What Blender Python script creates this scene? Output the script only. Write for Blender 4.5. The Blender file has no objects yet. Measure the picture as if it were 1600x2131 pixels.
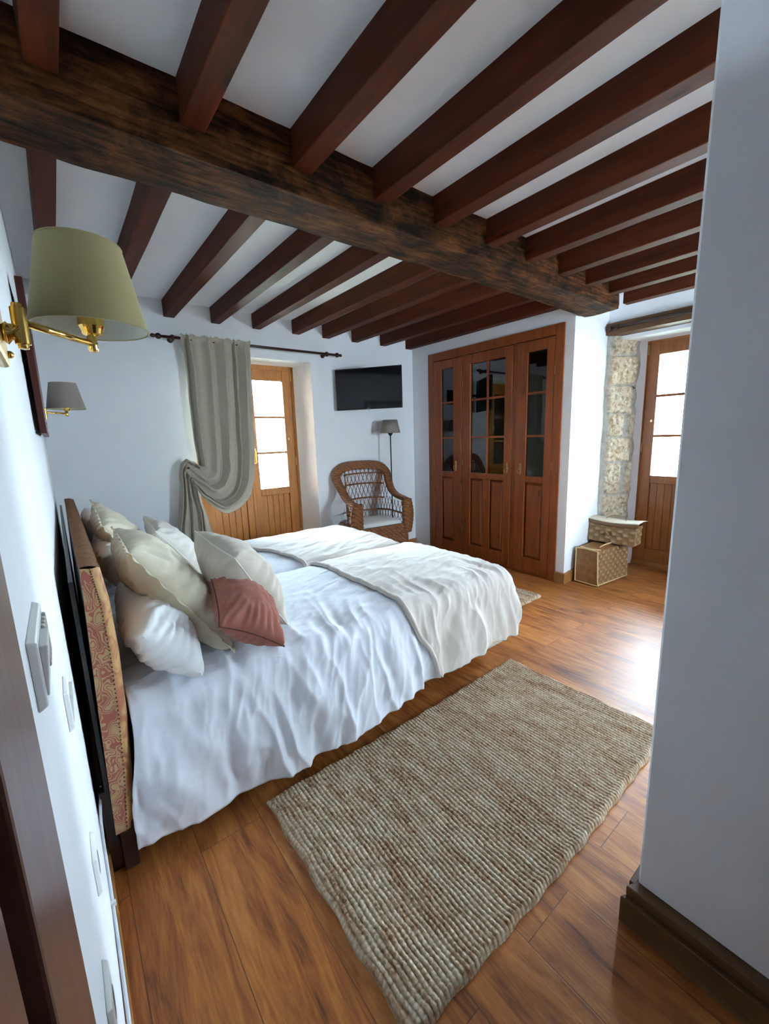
import bpy, bmesh, math, random
import numpy as np
from mathutils import Vector, Matrix, noise
random.seed(7)
sc = bpy.context.scene
PI = math.pi

# ---------------------------------------------------------------- camera
H = 1.38
yaw, pitch, roll, fpx = 0.661131615, -0.180028039, -0.0322549287, 866.114034
F = Vector((math.sin(yaw)*math.cos(pitch), math.cos(yaw)*math.cos(pitch), math.sin(pitch)))
r0 = Vector((math.cos(yaw), -math.sin(yaw), 0)); u0 = r0.cross(F)
rr = r0*math.cos(roll) + u0*math.sin(roll); uu = -r0*math.sin(roll) + u0*math.cos(roll)
cd = bpy.data.cameras.new('camera'); cam = bpy.data.objects.new('camera', cd)
sc.collection.objects.link(cam)
M = Matrix.Identity(4)
for i, v in enumerate((rr, uu, -F)):
    for k in range(3): M[k][i] = v[k]
M[0][3], M[1][3], M[2][3] = 0, 0, H
cam.matrix_world = M
cd.sensor_fit = 'HORIZONTAL'; cd.sensor_width = 36; cd.lens = fpx/1600*36; cd.clip_start = 0.01
sc.camera = cam

# ---------------------------------------------------------------- light
w = bpy.data.worlds.new('sky'); sc.world = w; w.use_nodes = True
bg = w.node_tree.nodes['Background']
bg.inputs[0].default_value = (0.68, 0.84, 1.0, 1); bg.inputs[1].default_value = 40.0
sc.view_settings.view_transform = 'Standard'; sc.view_settings.look = 'None'
sc.view_settings.gamma = 1; sc.view_settings.use_curve_mapping = False
sc.view_settings.exposure = 1.82
sc.cycles.use_denoising = True
sc.cycles.max_bounces = 12; sc.cycles.diffuse_bounces = 8; sc.cycles.glossy_bounces = 4
sc.cycles.transparent_max_bounces = 12; sc.cycles.caustics_reflective = False; sc.cycles.caustics_refractive = False

def area(name, loc, direction, sx, sy, power=0, portal=False, color=(1, 1, 1)):
    l = bpy.data.lights.new(name, 'AREA'); l.shape = 'RECTANGLE'; l.size = sx; l.size_y = sy
    l.energy = power; l.color = color
    o = bpy.data.objects.new(name, l); sc.collection.objects.link(o)
    o.location = loc; o.rotation_euler = Vector(direction).to_track_quat('-Z', 'Z').to_euler()
    if portal: l.cycles.is_portal = True
    return o
area('portal_far_door', (1.57, 4.36, 1.2), (0, -1, 0), 1.1, 2.4, portal=True)
area('portal_right_door', (4.72, 1.45, 1.2), (-1, 0, 0), 0.6, 2.4, portal=True)
# daylight through two glazed doors, and two unseen windows added for brightness
area('portal_added_side_window', (4.80, -0.80, 1.3), (-1, 0, 0), 0.8, 1.8, portal=True)
area('portal_added_back_window', (3.2, -1.80, 1.5), (0, 1, 0), 0.7, 0.85, portal=True)

# ---------------------------------------------------------------- node helpers
def mat(name):
    m = bpy.data.materials.new(name); m.use_nodes = True
    nt = m.node_tree; b = nt.nodes['Principled BSDF']
    return m, nt, b
def N(nt, t, **kw):
    n = nt.nodes.new(t)
    for k, v in kw.items():
        if k in n.inputs.keys() if hasattr(n.inputs, 'keys') else False: n.inputs[k].default_value = v
        else: setattr(n, k, v)
    return n
def ramp(nt, fac, stops):
    r = nt.nodes.new('ShaderNodeValToRGB'); e = r.color_ramp.elements
    while len(e) < len(stops): e.new(0.5)
    for i, (p, c) in enumerate(stops): e[i].position = p; e[i].color = (*c, 1) if len(c) == 3 else c
    nt.links.new(fac, r.inputs[0]); return r.outputs[0]
def coord(nt, scale=(1, 1, 1), rnd=True, rot=(0, 0, 0)):
    tc = nt.nodes.new('ShaderNodeTexCoord'); mp = nt.nodes.new('ShaderNodeMapping')
    mp.inputs['Scale'].default_value = scale; mp.inputs['Rotation'].default_value = rot
    nt.links.new(tc.outputs['Object'], mp.inputs[0])
    if rnd:
        oi = nt.nodes.new('ShaderNodeObjectInfo'); mu = nt.nodes.new('ShaderNodeMath'); mu.operation = 'MULTIPLY'
        mu.inputs[1].default_value = 37.0; nt.links.new(oi.outputs['Random'], mu.inputs[0])
        cb = nt.nodes.new('ShaderNodeCombineXYZ')
        for i in range(3): nt.links.new(mu.outputs[0], cb.inputs[i])
        nt.links.new(cb.outputs[0], mp.inputs['Location'])
    return mp.outputs[0]
def noisetex(nt, vec, scale, detail=4, rough=0.55, dist=0.0):
    n = nt.nodes.new('ShaderNodeTexNoise'); n.inputs['Scale'].default_value = scale
    n.inputs['Detail'].default_value = detail; n.inputs['Roughness'].default_value = rough
    n.inputs['Distortion'].default_value = dist
    nt.links.new(vec, n.inputs['Vector']); return n.outputs['Fac']
def mix(nt, fac, a, b, mode='MIX'):
    m = nt.nodes.new('ShaderNodeMix'); m.data_type = 'RGBA'; m.blend_type = mode
    for s, v in ((m.inputs[0], fac), (m.inputs[6], a), (m.inputs[7], b)):
        if hasattr(v, 'links') or hasattr(v, 'is_linked'): nt.links.new(v, s)
        else: s.default_value = v if isinstance(v, (int, float)) else (*v, 1)
    return m.outputs[2]
def mth(nt, op, a, b=None, c=None):
    m = nt.nodes.new('ShaderNodeMath'); m.operation = op
    for i, v in enumerate((a, b, c)):
        if v is None: continue
        if isinstance(v, (int, float)): m.inputs[i].default_value = v
        else: nt.links.new(v, m.inputs[i])
    return m.outputs[0]
def bump(nt, b, h, strength=0.3, dist=0.01):
    n = nt.nodes.new('ShaderNodeBump'); n.inputs['Strength'].default_value = strength
    n.inputs['Distance'].default_value = dist
    nt.links.new(h, n.inputs['Height']); nt.links.new(n.outputs[0], b.inputs['Normal']); return n

def wood(name, light, dark, axis='y', rough=0.5, grain=1.0, knots=True, coat=0.0, bmp=0.15, patch=0.5):
    m, nt, b = mat(name)
    sc_ = {'x': (1.2, 14, 14), 'y': (14, 1.2, 14), 'z': (14, 14, 1.2)}[axis]
    v = coord(nt, sc_)
    g = noisetex(nt, v, 3.0*grain, 7, 0.62, 0.6)
    v2 = coord(nt, tuple(s*0.3 for s in sc_))
    p = noisetex(nt, v2, 1.4, 3)
    f = mth(nt, 'ADD', mth(nt, 'MULTIPLY', g, 1-patch*0.5), mth(nt, 'MULTIPLY', p, patch*0.5))
    c = ramp(nt, f, [(0.30, dark), (0.52, tuple((a+d)/2 for a, d in zip(light, dark))), (0.70, light)])
    if knots:
        vk = coord(nt, tuple(0.28*s if s > 2 else 1.0 for s in sc_))
        vo = nt.nodes.new('ShaderNodeTexVoronoi'); vo.inputs['Scale'].default_value = 2.7
        nt.links.new(vk, vo.inputs['Vector'])
        kf = ramp(nt, vo.outputs['Distance'], [(0.04, (0.85,)*3), (0.15, (0, 0, 0))])
        c = mix(nt, kf, c, tuple(d*0.35 for d in dark))
    nt.links.new(c, b.inputs['Base Color'])
    b.inputs['Roughness'].default_value = rough; b.inputs['Specular IOR Level'].default_value = 0.35
    b.inputs['Coat Weight'].default_value = coat; b.inputs['Coat Roughness'].default_value = 0.2
    bump(nt, b, g, bmp, 0.004)
    return m
def plain(name, col, rough=0.5, metal=0.0, noise_amt=0.0, scale=40, bmp=0.0, sheen=0.0, spec=0.5):
    m, nt, b = mat(name)
    b.inputs['Roughness'].default_value = rough; b.inputs['Metallic'].default_value = metal
    b.inputs['Specular IOR Level'].default_value = spec
    v = coord(nt); n = noisetex(nt, v, scale, 4)
    if noise_amt:
        c = ramp(nt, n, [(0.3, tuple(x*(1-noise_amt) for x in col)), (0.7, tuple(min(1, x*(1+noise_amt)) for x in col))])
        nt.links.new(c, b.inputs['Base Color'])
    else: b.inputs['Base Color'].default_value = (*col, 1)
    if bmp: bump(nt, b, n, bmp, 0.004)
    b.inputs['Sheen Weight'].default_value = sheen
    return m
def cloth(name, col, weave=900, bmp=0.15, var=0.06, wrinkle=0.0, wscale=14, rough=0.9, trans=0.0):
    m, nt, b = mat(name)
    v = coord(nt)
    w1 = nt.nodes.new('ShaderNodeTexWave'); w1.inputs['Scale'].default_value = weave/20; w1.bands_direction = 'X'
    w2 = nt.nodes.new('ShaderNodeTexWave'); w2.inputs['Scale'].default_value = weave/20; w2.bands_direction = 'Z'
    for x in (w1, w2): x.inputs['Distortion'].default_value = 1.5; x.inputs['Detail'].default_value = 1; nt.links.new(v, x.inputs['Vector'])
    h = mth(nt, 'MULTIPLY', w1.outputs['Fac'], w2.outputs['Fac'])
    n = noisetex(nt, v, 30, 5)
    c = ramp(nt, mth(nt, 'ADD', mth(nt, 'MULTIPLY', h, 0.5), mth(nt, 'MULTIPLY', n, 0.5)) if weave > 1000 else n,
             [(0.15, tuple(x*(1-var) for x in col)), (0.75, tuple(min(1, x*(1+var)) for x in col))])
    nt.links.new(c, b.inputs['Base Color'])
    b.inputs['Roughness'].default_value = rough; b.inputs['Sheen Weight'].default_value = 0.15
    b.inputs['Specular IOR Level'].default_value = 0.2
    hh = mth(nt, 'MULTIPLY', h, 0.15 if weave > 1000 else 0.0)
    if wrinkle:
        q = noisetex(nt, coord(nt, (1.0, 2.2, 1.0)), wscale, 3, 0.5, 1.2)
        rdg = mth(nt, 'POWER', mth(nt, 'ABSOLUTE', mth(nt, 'SUBTRACT', q, 0.5)), 0.7)
        hh = mth(nt, 'ADD', hh, mth(nt, 'MULTIPLY', rdg, -wrinkle*6))
    bump(nt, b, hh, bmp*2, 0.006)
    return m

# ---------------------------------------------------------------- mesh helpers
class B:
    def __init__(s, T=None): s.v = []; s.f = []; s.T = T
    def add(s, vs, fs):
        o = len(s.v)
        if s.T: vs = [s.T(*p) for p in vs]
        s.v += [tuple(p) for p in vs]; s.f += [tuple(i+o for i in f) for f in fs]; return s
    def box(s, x0, x1, y0, y1, z0, z1):
        vs = [(x, y, z) for x in (x0, x1) for y in (y0, y1) for z in (z0, z1)]
        return s.add(vs, [(0, 1, 3, 2), (4, 6, 7, 5), (0, 4, 5, 1), (2, 3, 7, 6), (0, 2, 6, 4), (1, 5, 7, 3)])
    def prism(s, poly, z0, z1):
        n = len(poly); vs = [(x, y, z0) for x, y in poly] + [(x, y, z1) for x, y in poly]
        fs = [tuple(range(n))[::-1], tuple(range(n, 2*n))] + [(i, (i+1) % n, n+(i+1) % n, n+i) for i in range(n)]
        return s.add(vs, fs)
    def tube(s, pts, r, n=10, cap=True, flat=1.0):
        pts = [Vector(p) for p in pts]; m = len(pts)
        rs = r if isinstance(r, (list, tuple)) else [r]*m
        up = None; vs = []
        for i, p in enumerate(pts):
            t = (pts[min(i+1, m-1)]-pts[max(i-1, 0)]).normalized()
            if up is None: up = Vector((0, 0, 1)) if abs(t.z) < 0.9 else Vector((1, 0, 0))
            a = t.cross(up)
            if a.length < 1e-6: a = t.orthogonal()
            a.normalize(); bb = a.cross(t).normalized(); up = bb
            for k in range(n):
                an = 2*PI*k/n; vs.append(p + a*math.cos(an)*rs[i] + bb*math.sin(an)*rs[i]*flat)
        fs = []
        for i in range(m-1):
            for k in range(n): fs.append((i*n+k, i*n+(k+1) % n, (i+1)*n+(k+1) % n, (i+1)*n+k))
        if cap: fs += [tuple(range(n))[::-1], tuple(range((m-1)*n, m*n))]
        return s.add(vs, fs)
    def lathe(s, prof, c, axis='z', n=28, cap=True):
        vs = []
        for r, h in prof:
            for k in range(n):
                a = 2*PI*k/n; ca, sa = r*math.cos(a), r*math.sin(a)
                vs.append({'z': (c[0]+ca, c[1]+sa, c[2]+h), 'x': (c[0]+h, c[1]+ca, c[2]+sa), 'y': (c[0]+ca, c[1]+h, c[2]+sa)}[axis])
        m = len(prof); fs = []
        for i in range(m-1):
            for k in range(n): fs.append((i*n+k, i*n+(k+1) % n, (i+1)*n+(k+1) % n, (i+1)*n+k))
        if cap: fs += [tuple(range(n))[::-1], tuple(range((m-1)*n, m*n))]
        return s.add(vs, fs)
    def ball(s, c, r, n=10, sz=1.0):
        return s.lathe([(max(1e-4, r*math.sin(PI*i/n)), -r*sz*math.cos(PI*i/n)) for i in range(n+1)], c, n=n*2)
    def grid(s, fn, nu, nv):
        vs = [fn(i/nu, j/nv) for i in range(nu+1) for j in range(nv+1)]
        fs = [(i*(nv+1)+j, (i+1)*(nv+1)+j, (i+1)*(nv+1)+j+1, i*(nv+1)+j+1) for i in range(nu) for j in range(nv)]
        return s.add(vs, fs)
    def build(s, name, m, parent=None, smooth=False, bevel=0, solid=0, subsurf=0, origin=None, soloff=-1, fix=True, merge=False):
        me = bpy.data.meshes.new(name)
        vs = np.array([tuple(p) for p in s.v], float)
        if parent is not None: o0 = np.array(parent['_base'])
        elif origin is not None: o0 = np.array(origin)
        else:
            lo, hi = vs.min(0), vs.max(0); o0 = np.array([(lo[0]+hi[0])/2, (lo[1]+hi[1])/2, lo[2]])
        me.from_pydata((vs-o0).tolist(), [], s.f); me.materials.append(m)
        if fix or merge:
            bm = bmesh.new(); bm.from_mesh(me)
            if merge: bmesh.ops.remove_doubles(bm, verts=bm.verts, dist=1e-5)
            if fix: bmesh.ops.recalc_face_normals(bm, faces=bm.faces)
            bm.to_mesh(me); bm.free()
        if smooth: me.polygons.foreach_set('use_smooth', [True]*len(me.polygons))
        me.update()
        o = bpy.data.objects.new(name, me); sc.collection.objects.link(o)
        if parent is not None:
            o.parent = parent; o['_base'] = list(parent['_base'])
        else: o.location = o0; o['_base'] = [float(x) for x in o0]
        if bevel:
            md = o.modifiers.new('bevel', 'BEVEL'); md.width = bevel; md.segments = 2; md.limit_method = 'ANGLE'; md.angle_limit = 0.7
        if solid:
            md = o.modifiers.new('solid', 'SOLIDIFY'); md.thickness = solid; md.offset = soloff
        if subsurf:
            md = o.modifiers.new('sub', 'SUBSURF'); md.levels = md.render_levels = subsurf
        return o
def thing(name, loc, label=None, cat=None, group=None, kind=None):
    o = bpy.data.objects.new(name, None); sc.collection.objects.link(o); o.location = loc; o['_base'] = [float(x) for x in loc]
    o.empty_display_size = 0.1
    return tag(o, label, cat, group, kind)
def tag(o, label=None, cat=None, group=None, kind=None):
    for k, v in (('label', label), ('category', cat), ('group', group), ('kind', kind)):
        if v: o[k] = v
    return o
def struct(o, label=None): return tag(o, label, None, None, 'structure')
def copy_tree(o, off, label=None, parent=None):
    c = o.copy(); sc.collection.objects.link(c)
    if parent is None: c.location = Vector(o.location)+Vector(off)
    else: c.parent = parent
    if label: c['label'] = label
    for ch in [x for x in bpy.data.objects if x.parent == o]: copy_tree(ch, off, None, c)
    return c
def fbm(x, y, z=0.0, o=3):
    s = 0; a = 1.0; t = 0
    for i in range(o):
        s += a*noise.noise((x, y, z+i*7.3)); t += a; x *= 2.03; y *= 2.03; z *= 2.03; a *= 0.5
    return s/t
def sstep(a, b, x):
    t = min(1, max(0, (x-a)/(b-a))); return t*t*(3-2*t)
def crom(pts, n):
    pts = [Vector(p) for p in pts]; out = []
    P = [pts[0]*2-pts[1]] + pts + [pts[-1]*2-pts[-2]]
    for i in range(1, len(P)-2):
        for k in range(n):
            t = k/n
            out.append(0.5*((2*P[i])+(P[i+1]-P[i-1])*t+(2*P[i-1]-5*P[i]+4*P[i+1]-P[i+2])*t*t+(3*P[i]-P[i-1]-3*P[i+1]+P[i+2])*t**3))
    out.append(pts[-1]); return out

# ---------------------------------------------------------------- materials
M_plaster = plain('white_plaster', (0.80, 0.82, 0.85), 0.9, noise_amt=0.02, scale=6, bmp=0.05, spec=0.15)
M_ceil = plain('ceiling_plaster', (0.88, 0.90, 0.93), 0.9, noise_amt=0.02, scale=6, bmp=0.05, spec=0.15)
M_joist = wood('stained_pine_beam', (0.118, 0.022, 0.005), (0.030, 0.005, 0.0015), 'y', 0.6, patch=0.9)
M_joist.node_tree.nodes['Principled BSDF'].inputs['Specular IOR Level'].default_value = 0.16
M_beam = None
M_ward = wood('reddish_pine', (0.36, 0.090, 0.018), (0.14, 0.030, 0.006), 'z', 0.42, coat=0.05, patch=0.8)
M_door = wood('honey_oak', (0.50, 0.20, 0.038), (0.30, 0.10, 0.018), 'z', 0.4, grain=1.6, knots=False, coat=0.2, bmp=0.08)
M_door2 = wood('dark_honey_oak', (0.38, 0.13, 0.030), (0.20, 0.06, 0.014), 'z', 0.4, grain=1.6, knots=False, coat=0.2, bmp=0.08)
M_base = wood('oak_skirting', (0.40, 0.19, 0.06), (0.26, 0.10, 0.03), 'y', 0.4, knots=False, coat=0.2)
M_dkbase = wood('dark_skirting', (0.13, 0.065, 0.025), (0.05, 0.024, 0.010), 'y', 0.4, knots=False)
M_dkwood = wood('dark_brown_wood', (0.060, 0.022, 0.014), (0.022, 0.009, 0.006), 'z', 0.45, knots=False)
M_rod = wood('dark_mahogany', (0.055, 0.014, 0.010), (0.020, 0.006, 0.005), 'x', 0.3, knots=False, coat=0.3)
M_case = wood('door_casing_wood', (0.17, 0.075, 0.055), (0.09, 0.038, 0.03), 'z', 0.35, knots=False, coat=0.3)
M_frame = wood('dark_red_frame', (0.10, 0.018, 0.010), (0.05, 0.008, 0.006), 'z', 0.35, knots=False)
M_brass = plain('brass', (0.83, 0.56, 0.16), 0.14, 1.0)
M_brassold = plain('aged_brass', (0.62, 0.42, 0.16), 0.28, 1.0, 0.1)
M_black = plain('black_finish', (0.006, 0.006, 0.007), 0.4)
M_white = plain('white_plastic', (0.78, 0.78, 0.76), 0.3)
M_greyp = plain('grey_plastic', (0.42, 0.40, 0.37), 0.35)
M_cable = plain('white_cable', (0.72, 0.74, 0.78), 0.4)
M_linenW = cloth('white_cotton', (0.78, 0.82, 0.90), 700, 0.22, 0.02, 0.10, 9)
M_throw = cloth('cream_cotton', (0.62, 0.57, 0.52), 700, 0.22, 0.03, 0.10, 8)
M_skirt = cloth('cream_skirt', (0.68, 0.62, 0.50), 700, 0.15, 0.04, 0.06, 10)
M_pilW = cloth('white_pillow_cotton', (0.82, 0.84, 0.84), 700, 0.12, 0.02, 0.12, 18)
M_pilCream = cloth('cream_sateen', (0.68, 0.62, 0.47), 700, 0.12, 0.04, 0.12, 12)
M_pilTaupe = cloth('taupe_cotton', (0.56, 0.50, 0.42), 700, 0.12, 0.04, 0.10, 12)
M_pilLight = cloth('pale_grey_cotton', (0.70, 0.66, 0.60), 700, 0.12, 0.04, 0.10, 12)
M_terra = cloth('terracotta_linen', (0.33, 0.12, 0.09), 1100, 0.08, 0.14, 0.03, 9)
M_pipeW = plain('white_piping', (0.8, 0.78, 0.72), 0.8)
M_pipeD = plain('dark_piping', (0.10, 0.03, 0.02), 0.8)
M_curtain = cloth('beige_linen', (0.46, 0.41, 0.33), 1500, 0.35, 0.16, 0.02, 8)
M_shade = cloth('shade_linen', (0.33, 0.27, 0.13), 1600, 0.05, 0.06)
M_shadein = plain('shade_lining', (0.62, 0.60, 0.50), 0.8)
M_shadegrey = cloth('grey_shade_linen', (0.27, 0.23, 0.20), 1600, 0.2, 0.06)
M_wicker = None
M_cush = cloth('seat_pad_cotton', (0.74, 0.74, 0.72), 500, 0.1, 0.03)
M_stone = None

def make_special():
    global M_beam, M_wicker, M_stone, M_floor, M_rug, M_glass, M_wglass, M_tv, M_damask, M_velvet, M_basket, M_basketlid, M_lintel
    # old main beam: rough dark brown with orange worn patches
    m, nt, b = mat('old_oak_beam'); v = coord(nt, (1.7, 3.2, 3.2), False)
    n1 = noisetex(nt, v, 3.0, 9, 0.72, 0.5); n2 = noisetex(nt, coord(nt, (1.5, 22, 22), False), 2.5, 6, 0.6, 0.5)
    f = mth(nt, 'ADD', mth(nt, 'MULTIPLY', n1, 0.6), mth(nt, 'MULTIPLY', n2, 0.4))
    c = ramp(nt, f, [(0.40, (0.004, 0.0015, 0.001)), (0.47, (0.028, 0.008, 0.002)), (0.55, (0.095, 0.030, 0.008)), (0.68, (0.22, 0.085, 0.024))])
    nt.links.new(c, b.inputs['Base Color']); b.inputs['Roughness'].default_value = 0.75; b.inputs['Specular IOR Level'].default_value = 0.15
    bump(nt, b, f, 0.8, 0.02); M_beam = m
    M_lintel = wood('old_lintel', (0.20, 0.10, 0.045), (0.05, 0.02, 0.01), 'y', 0.6, knots=False, bmp=0.5)
    # wicker
    def wick(name, a, d, s1, s2):
        m, nt, b = mat(name); v = coord(nt)
        w1 = nt.nodes.new('ShaderNodeTexWave'); w1.bands_direction = 'Z'; w1.inputs['Scale'].default_value = s1
        w2 = nt.nodes.new('ShaderNodeTexWave'); w2.bands_direction = 'DIAGONAL'; w2.inputs['Scale'].default_value = s2
        for x in (w1, w2): x.inputs['Distortion'].default_value = 3.0; x.inputs['Detail'].default_value = 2; x.inputs['Detail Scale'].default_value = 2; nt.links.new(v, x.inputs['Vector'])
        h = mth(nt, 'ADD', mth(nt, 'MULTIPLY', w1.outputs['Fac'], 0.6), mth(nt, 'MULTIPLY', w2.outputs['Fac'], 0.4))
        n = noisetex(nt, v, 25, 4); hf = mth(nt, 'ADD', mth(nt, 'MULTIPLY', h, 0.6), mth(nt, 'MULTIPLY', n, 0.4))
        c = ramp(nt, hf, [(0.25, d), (0.5, tuple((x+y)/2 for x, y in zip(a, d))), (0.75, a)])
        nt.links.new(c, b.inputs['Base Color']); b.inputs['Roughness'].default_value = 0.4
        bump(nt, b, h, 1.0, 0.006); return m
    M_wicker = wick('brown_wicker', (0.40, 0.15, 0.045), (0.08, 0.022, 0.008), 26, 14)
    # stone
    m, nt, b = mat('sandstone_quoins'); v = coord(nt, rnd=False)
    at = nt.nodes.new('ShaderNodeAttribute'); at.attribute_name = 'stone'
    n1 = noisetex(nt, v, 28, 6, 0.7); n2 = noisetex(nt, v, 7, 3)
    cc = ramp(nt, n1, [(0.36, (0.20, 0.14, 0.09)), (0.48, (0.46, 0.38, 0.27)), (0.60, (0.66, 0.60, 0.48))])
    c2 = mix(nt, ramp(nt, n2, [(0.50, (0, 0, 0)), (0.66, (0.55,)*3)]), cc, (0.46, 0.27, 0.13))
    mort = ramp(nt, noisetex(nt, v, 14, 4), [(0.3, (0.34, 0.31, 0.26)), (0.7, (0.50, 0.47, 0.41))])
    ah = nt.nodes.new('ShaderNodeAttribute'); ah.attribute_name = 'hue'
    c2 = mix(nt, ah.outputs['Fac'], c2, mix(nt, 0.35, cc, (0.58, 0.34, 0.14)))
    c3 = mix(nt, at.outputs['Fac'], mort, c2)
    nt.links.new(c3, b.inputs['Base Color']); b.inputs['Roughness'].default_value = 0.95
    bump(nt, b, n1, 0.9, 0.02); M_stone = m
    # floor: laminate planks running along y
    m, nt, b = mat('oak_plank_floor')
    tc = nt.nodes.new('ShaderNodeTexCoord'); mp = nt.nodes.new('ShaderNodeMapping'); mp.inputs['Rotation'].default_value = (0, 0, PI/2)
    nt.links.new(tc.outputs['Object'], mp.inputs[0])
    br = nt.nodes.new('ShaderNodeTexBrick'); nt.links.new(mp.outputs[0], br.inputs['Vector'])
    br.inputs['Scale'].default_value = 1.0; br.inputs['Brick Width'].default_value = 1.35; br.inputs['Row Height'].default_value = 0.21
    br.inputs['Mortar Size'].default_value = 0.0016; br.inputs['Mortar Smooth'].default_value = 0.3
    br.inputs['Color1'].default_value = (0, 0, 0, 1); br.inputs['Color2'].default_value = (1, 1, 1, 1); br.inputs['Mortar'].default_value = (0.5, 0.5, 0.5, 1)
    br.offset = 0.37
    sep = nt.nodes.new('ShaderNodeSeparateColor'); nt.links.new(br.outputs['Color'], sep.inputs[0])
    mp2 = nt.nodes.new('ShaderNodeMapping'); mp2.inputs['Scale'].default_value = (6.5, 1.0, 6.5); nt.links.new(tc.outputs['Object'], mp2.inputs[0])
    cb = nt.nodes.new('ShaderNodeCombineXYZ'); nt.links.new(mth(nt, 'MULTIPLY', sep.outputs[0], 23.0), cb.inputs[1]); nt.links.new(mth(nt, 'MULTIPLY', sep.outputs[0], 11.0), cb.inputs[2])
    nt.links.new(cb.outputs[0], mp2.inputs['Location'])
    g = noisetex(nt, mp2.outputs[0], 2.2, 9, 0.62, 1.6)
    mp3 = nt.nodes.new('ShaderNodeMapping'); mp3.inputs['Scale'].default_value = (70, 4, 1); nt.links.new(tc.outputs['Object'], mp3.inputs[0])
    fine = noisetex(nt, mp3.outputs[0], 2.0, 4, 0.6, 0.5)
    big = noisetex(nt, mp2.outputs[0], 0.6, 3)
    f = mth(nt, 'ADD', mth(nt, 'MULTIPLY', g, 0.60), mth(nt, 'ADD', mth(nt, 'MULTIPLY', fine, 0.22), mth(nt, 'MULTIPLY', big, 0.18)))
    c = ramp(nt, f, [(0.36, (0.080, 0.020, 0.005)), (0.44, (0.25, 0.075, 0.017)), (0.53, (0.41, 0.140, 0.030)), (0.66, (0.56, 0.245, 0.065))])
    c = mix(nt, mth(nt, 'MULTIPLY', sep.outputs[0], 0.22), c, (0.20, 0.07, 0.024))
    # pale flecks
    vo = noisetex(nt, mp2.outputs[0], 5.5, 2, 0.5, 3.0)
    fl = ramp(nt, mth(nt, 'ABSOLUTE', mth(nt, 'SUBTRACT', vo, 0.5)), [(0.0, (0.28,)*3), (0.012, (0, 0, 0))])
    msk = ramp(nt, big, [(0.50, (0, 0, 0)), (0.60, (1, 1, 1))])
    c = mix(nt, mth(nt, 'MULTIPLY', fl, msk), c, (0.55, 0.36, 0.17))
    c = mix(nt, mth(nt, 'MULTIPLY', br.outputs['Fac'], 0.6), c, (0.03, 0.012, 0.006))
    nt.links.new(c, b.inputs['Base Color'])
    r = ramp(nt, fine, [(0.3, (0.36,)*3), (0.7, (0.50,)*3)]); nt.links.new(r, b.inputs['Roughness'])
    b.inputs['Specular IOR Level'].default_value = 0.45
    h = mth(nt, 'SUBTRACT', mth(nt, 'ADD', mth(nt, 'MULTIPLY', fine, 0.5), mth(nt, 'MULTIPLY', g, 0.3)), mth(nt, 'MULTIPLY', br.outputs['Fac'], 1.0))
    bump(nt, b, h, 0.30, 0.0035); M_floor = m
    # rug
    m, nt, b = mat('jute'); v = coord(nt, rnd=False)
    n1 = noisetex(nt, coord(nt, (1.8, 0.5, 1), False), 16, 5, 0.7); n2 = noisetex(nt, v, 90, 2)
    f = mth(nt, 'ADD', mth(nt, 'MULTIPLY', n1, 0.55), mth(nt, 'MULTIPLY', n2, 0.45))
    at = nt.nodes.new('ShaderNodeAttribute'); at.attribute_name = 'strand'
    c = ramp(nt, f, [(0.36, (0.27, 0.13, 0.06)), (0.45, (0.46, 0.32, 0.20)), (0.56, (0.62, 0.51, 0.37)), (0.68, (0.76, 0.69, 0.55))])
    c = mix(nt, mth(nt, 'MULTIPLY', mth(nt, 'SUBTRACT', 1.0, at.outputs['Fac']), 0.85), c, (0.12, 0.07, 0.04))
    nt.links.new(c, b.inputs['Base Color']); b.inputs['Roughness'].default_value = 0.95; b.inputs['Specular IOR Level'].default_value = 0.1
    bump(nt, b, noisetex(nt, v, 300, 2), 0.4, 0.002); M_rug = m
    # thin panes
    def pane(name, tint, refl):
        m = bpy.data.materials.new(name); m.use_nodes = True; nt = m.node_tree; nt.nodes.clear()
        out = nt.nodes.new('ShaderNodeOutputMaterial'); t = nt.nodes.new('ShaderNodeBsdfTransparent'); t.inputs[0].default_value = (*tint, 1)
        g = nt.nodes.new('ShaderNodeBsdfGlossy'); g.inputs['Roughness'].default_value = 0.0
        fr = nt.nodes.new('ShaderNodeFresnel'); fr.inputs[0].default_value = 1.5
        mx = nt.nodes.new('ShaderNodeMixShader'); nt.links.new(mth(nt, 'MULTIPLY', fr.outputs[0], refl), mx.inputs[0])
        nt.links.new(t.outputs[0], mx.inputs[1]); nt.links.new(g.outputs[0], mx.inputs[2]); nt.links.new(mx.outputs[0], out.inputs[0]); return m
    M_glass = pane('clear_glass', (0.96, 0.98, 0.97), 1.6); M_wglass = pane('cupboard_glass', (0.45, 0.45, 0.45), 1.9)
    m, nt, b = mat('tv_screen'); b.inputs['Base Color'].default_value = (0.006, 0.007, 0.010, 1); b.inputs['Roughness'].default_value = 0.06; M_tv = m
    # damask
    m, nt, b = mat('red_gold_damask'); v = coord(nt, (1, 1, 0.75), False)
    vo = nt.nodes.new('ShaderNodeTexVoronoi'); vo.inputs['Scale'].default_value = 19; vo.inputs['Randomness'].default_value = 0.45
    dn = nt.nodes.new('ShaderNodeTexNoise'); dn.inputs['Scale'].default_value = 26; dn.inputs['Detail'].default_value = 1; nt.links.new(v, dn.inputs['Vector'])
    vm = nt.nodes.new('ShaderNodeVectorMath'); vm.operation = 'MULTIPLY_ADD'; vm.inputs[1].default_value = (0.075, 0.075, 0.075)
    nt.links.new(dn.outputs['Color'], vm.inputs[0]); nt.links.new(v, vm.inputs[2]); nt.links.new(vm.outputs[0], vo.inputs['Vector'])
    st = mth(nt, 'SINE', mth(nt, 'MULTIPLY', vo.outputs['Distance'], 44.0))
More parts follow.
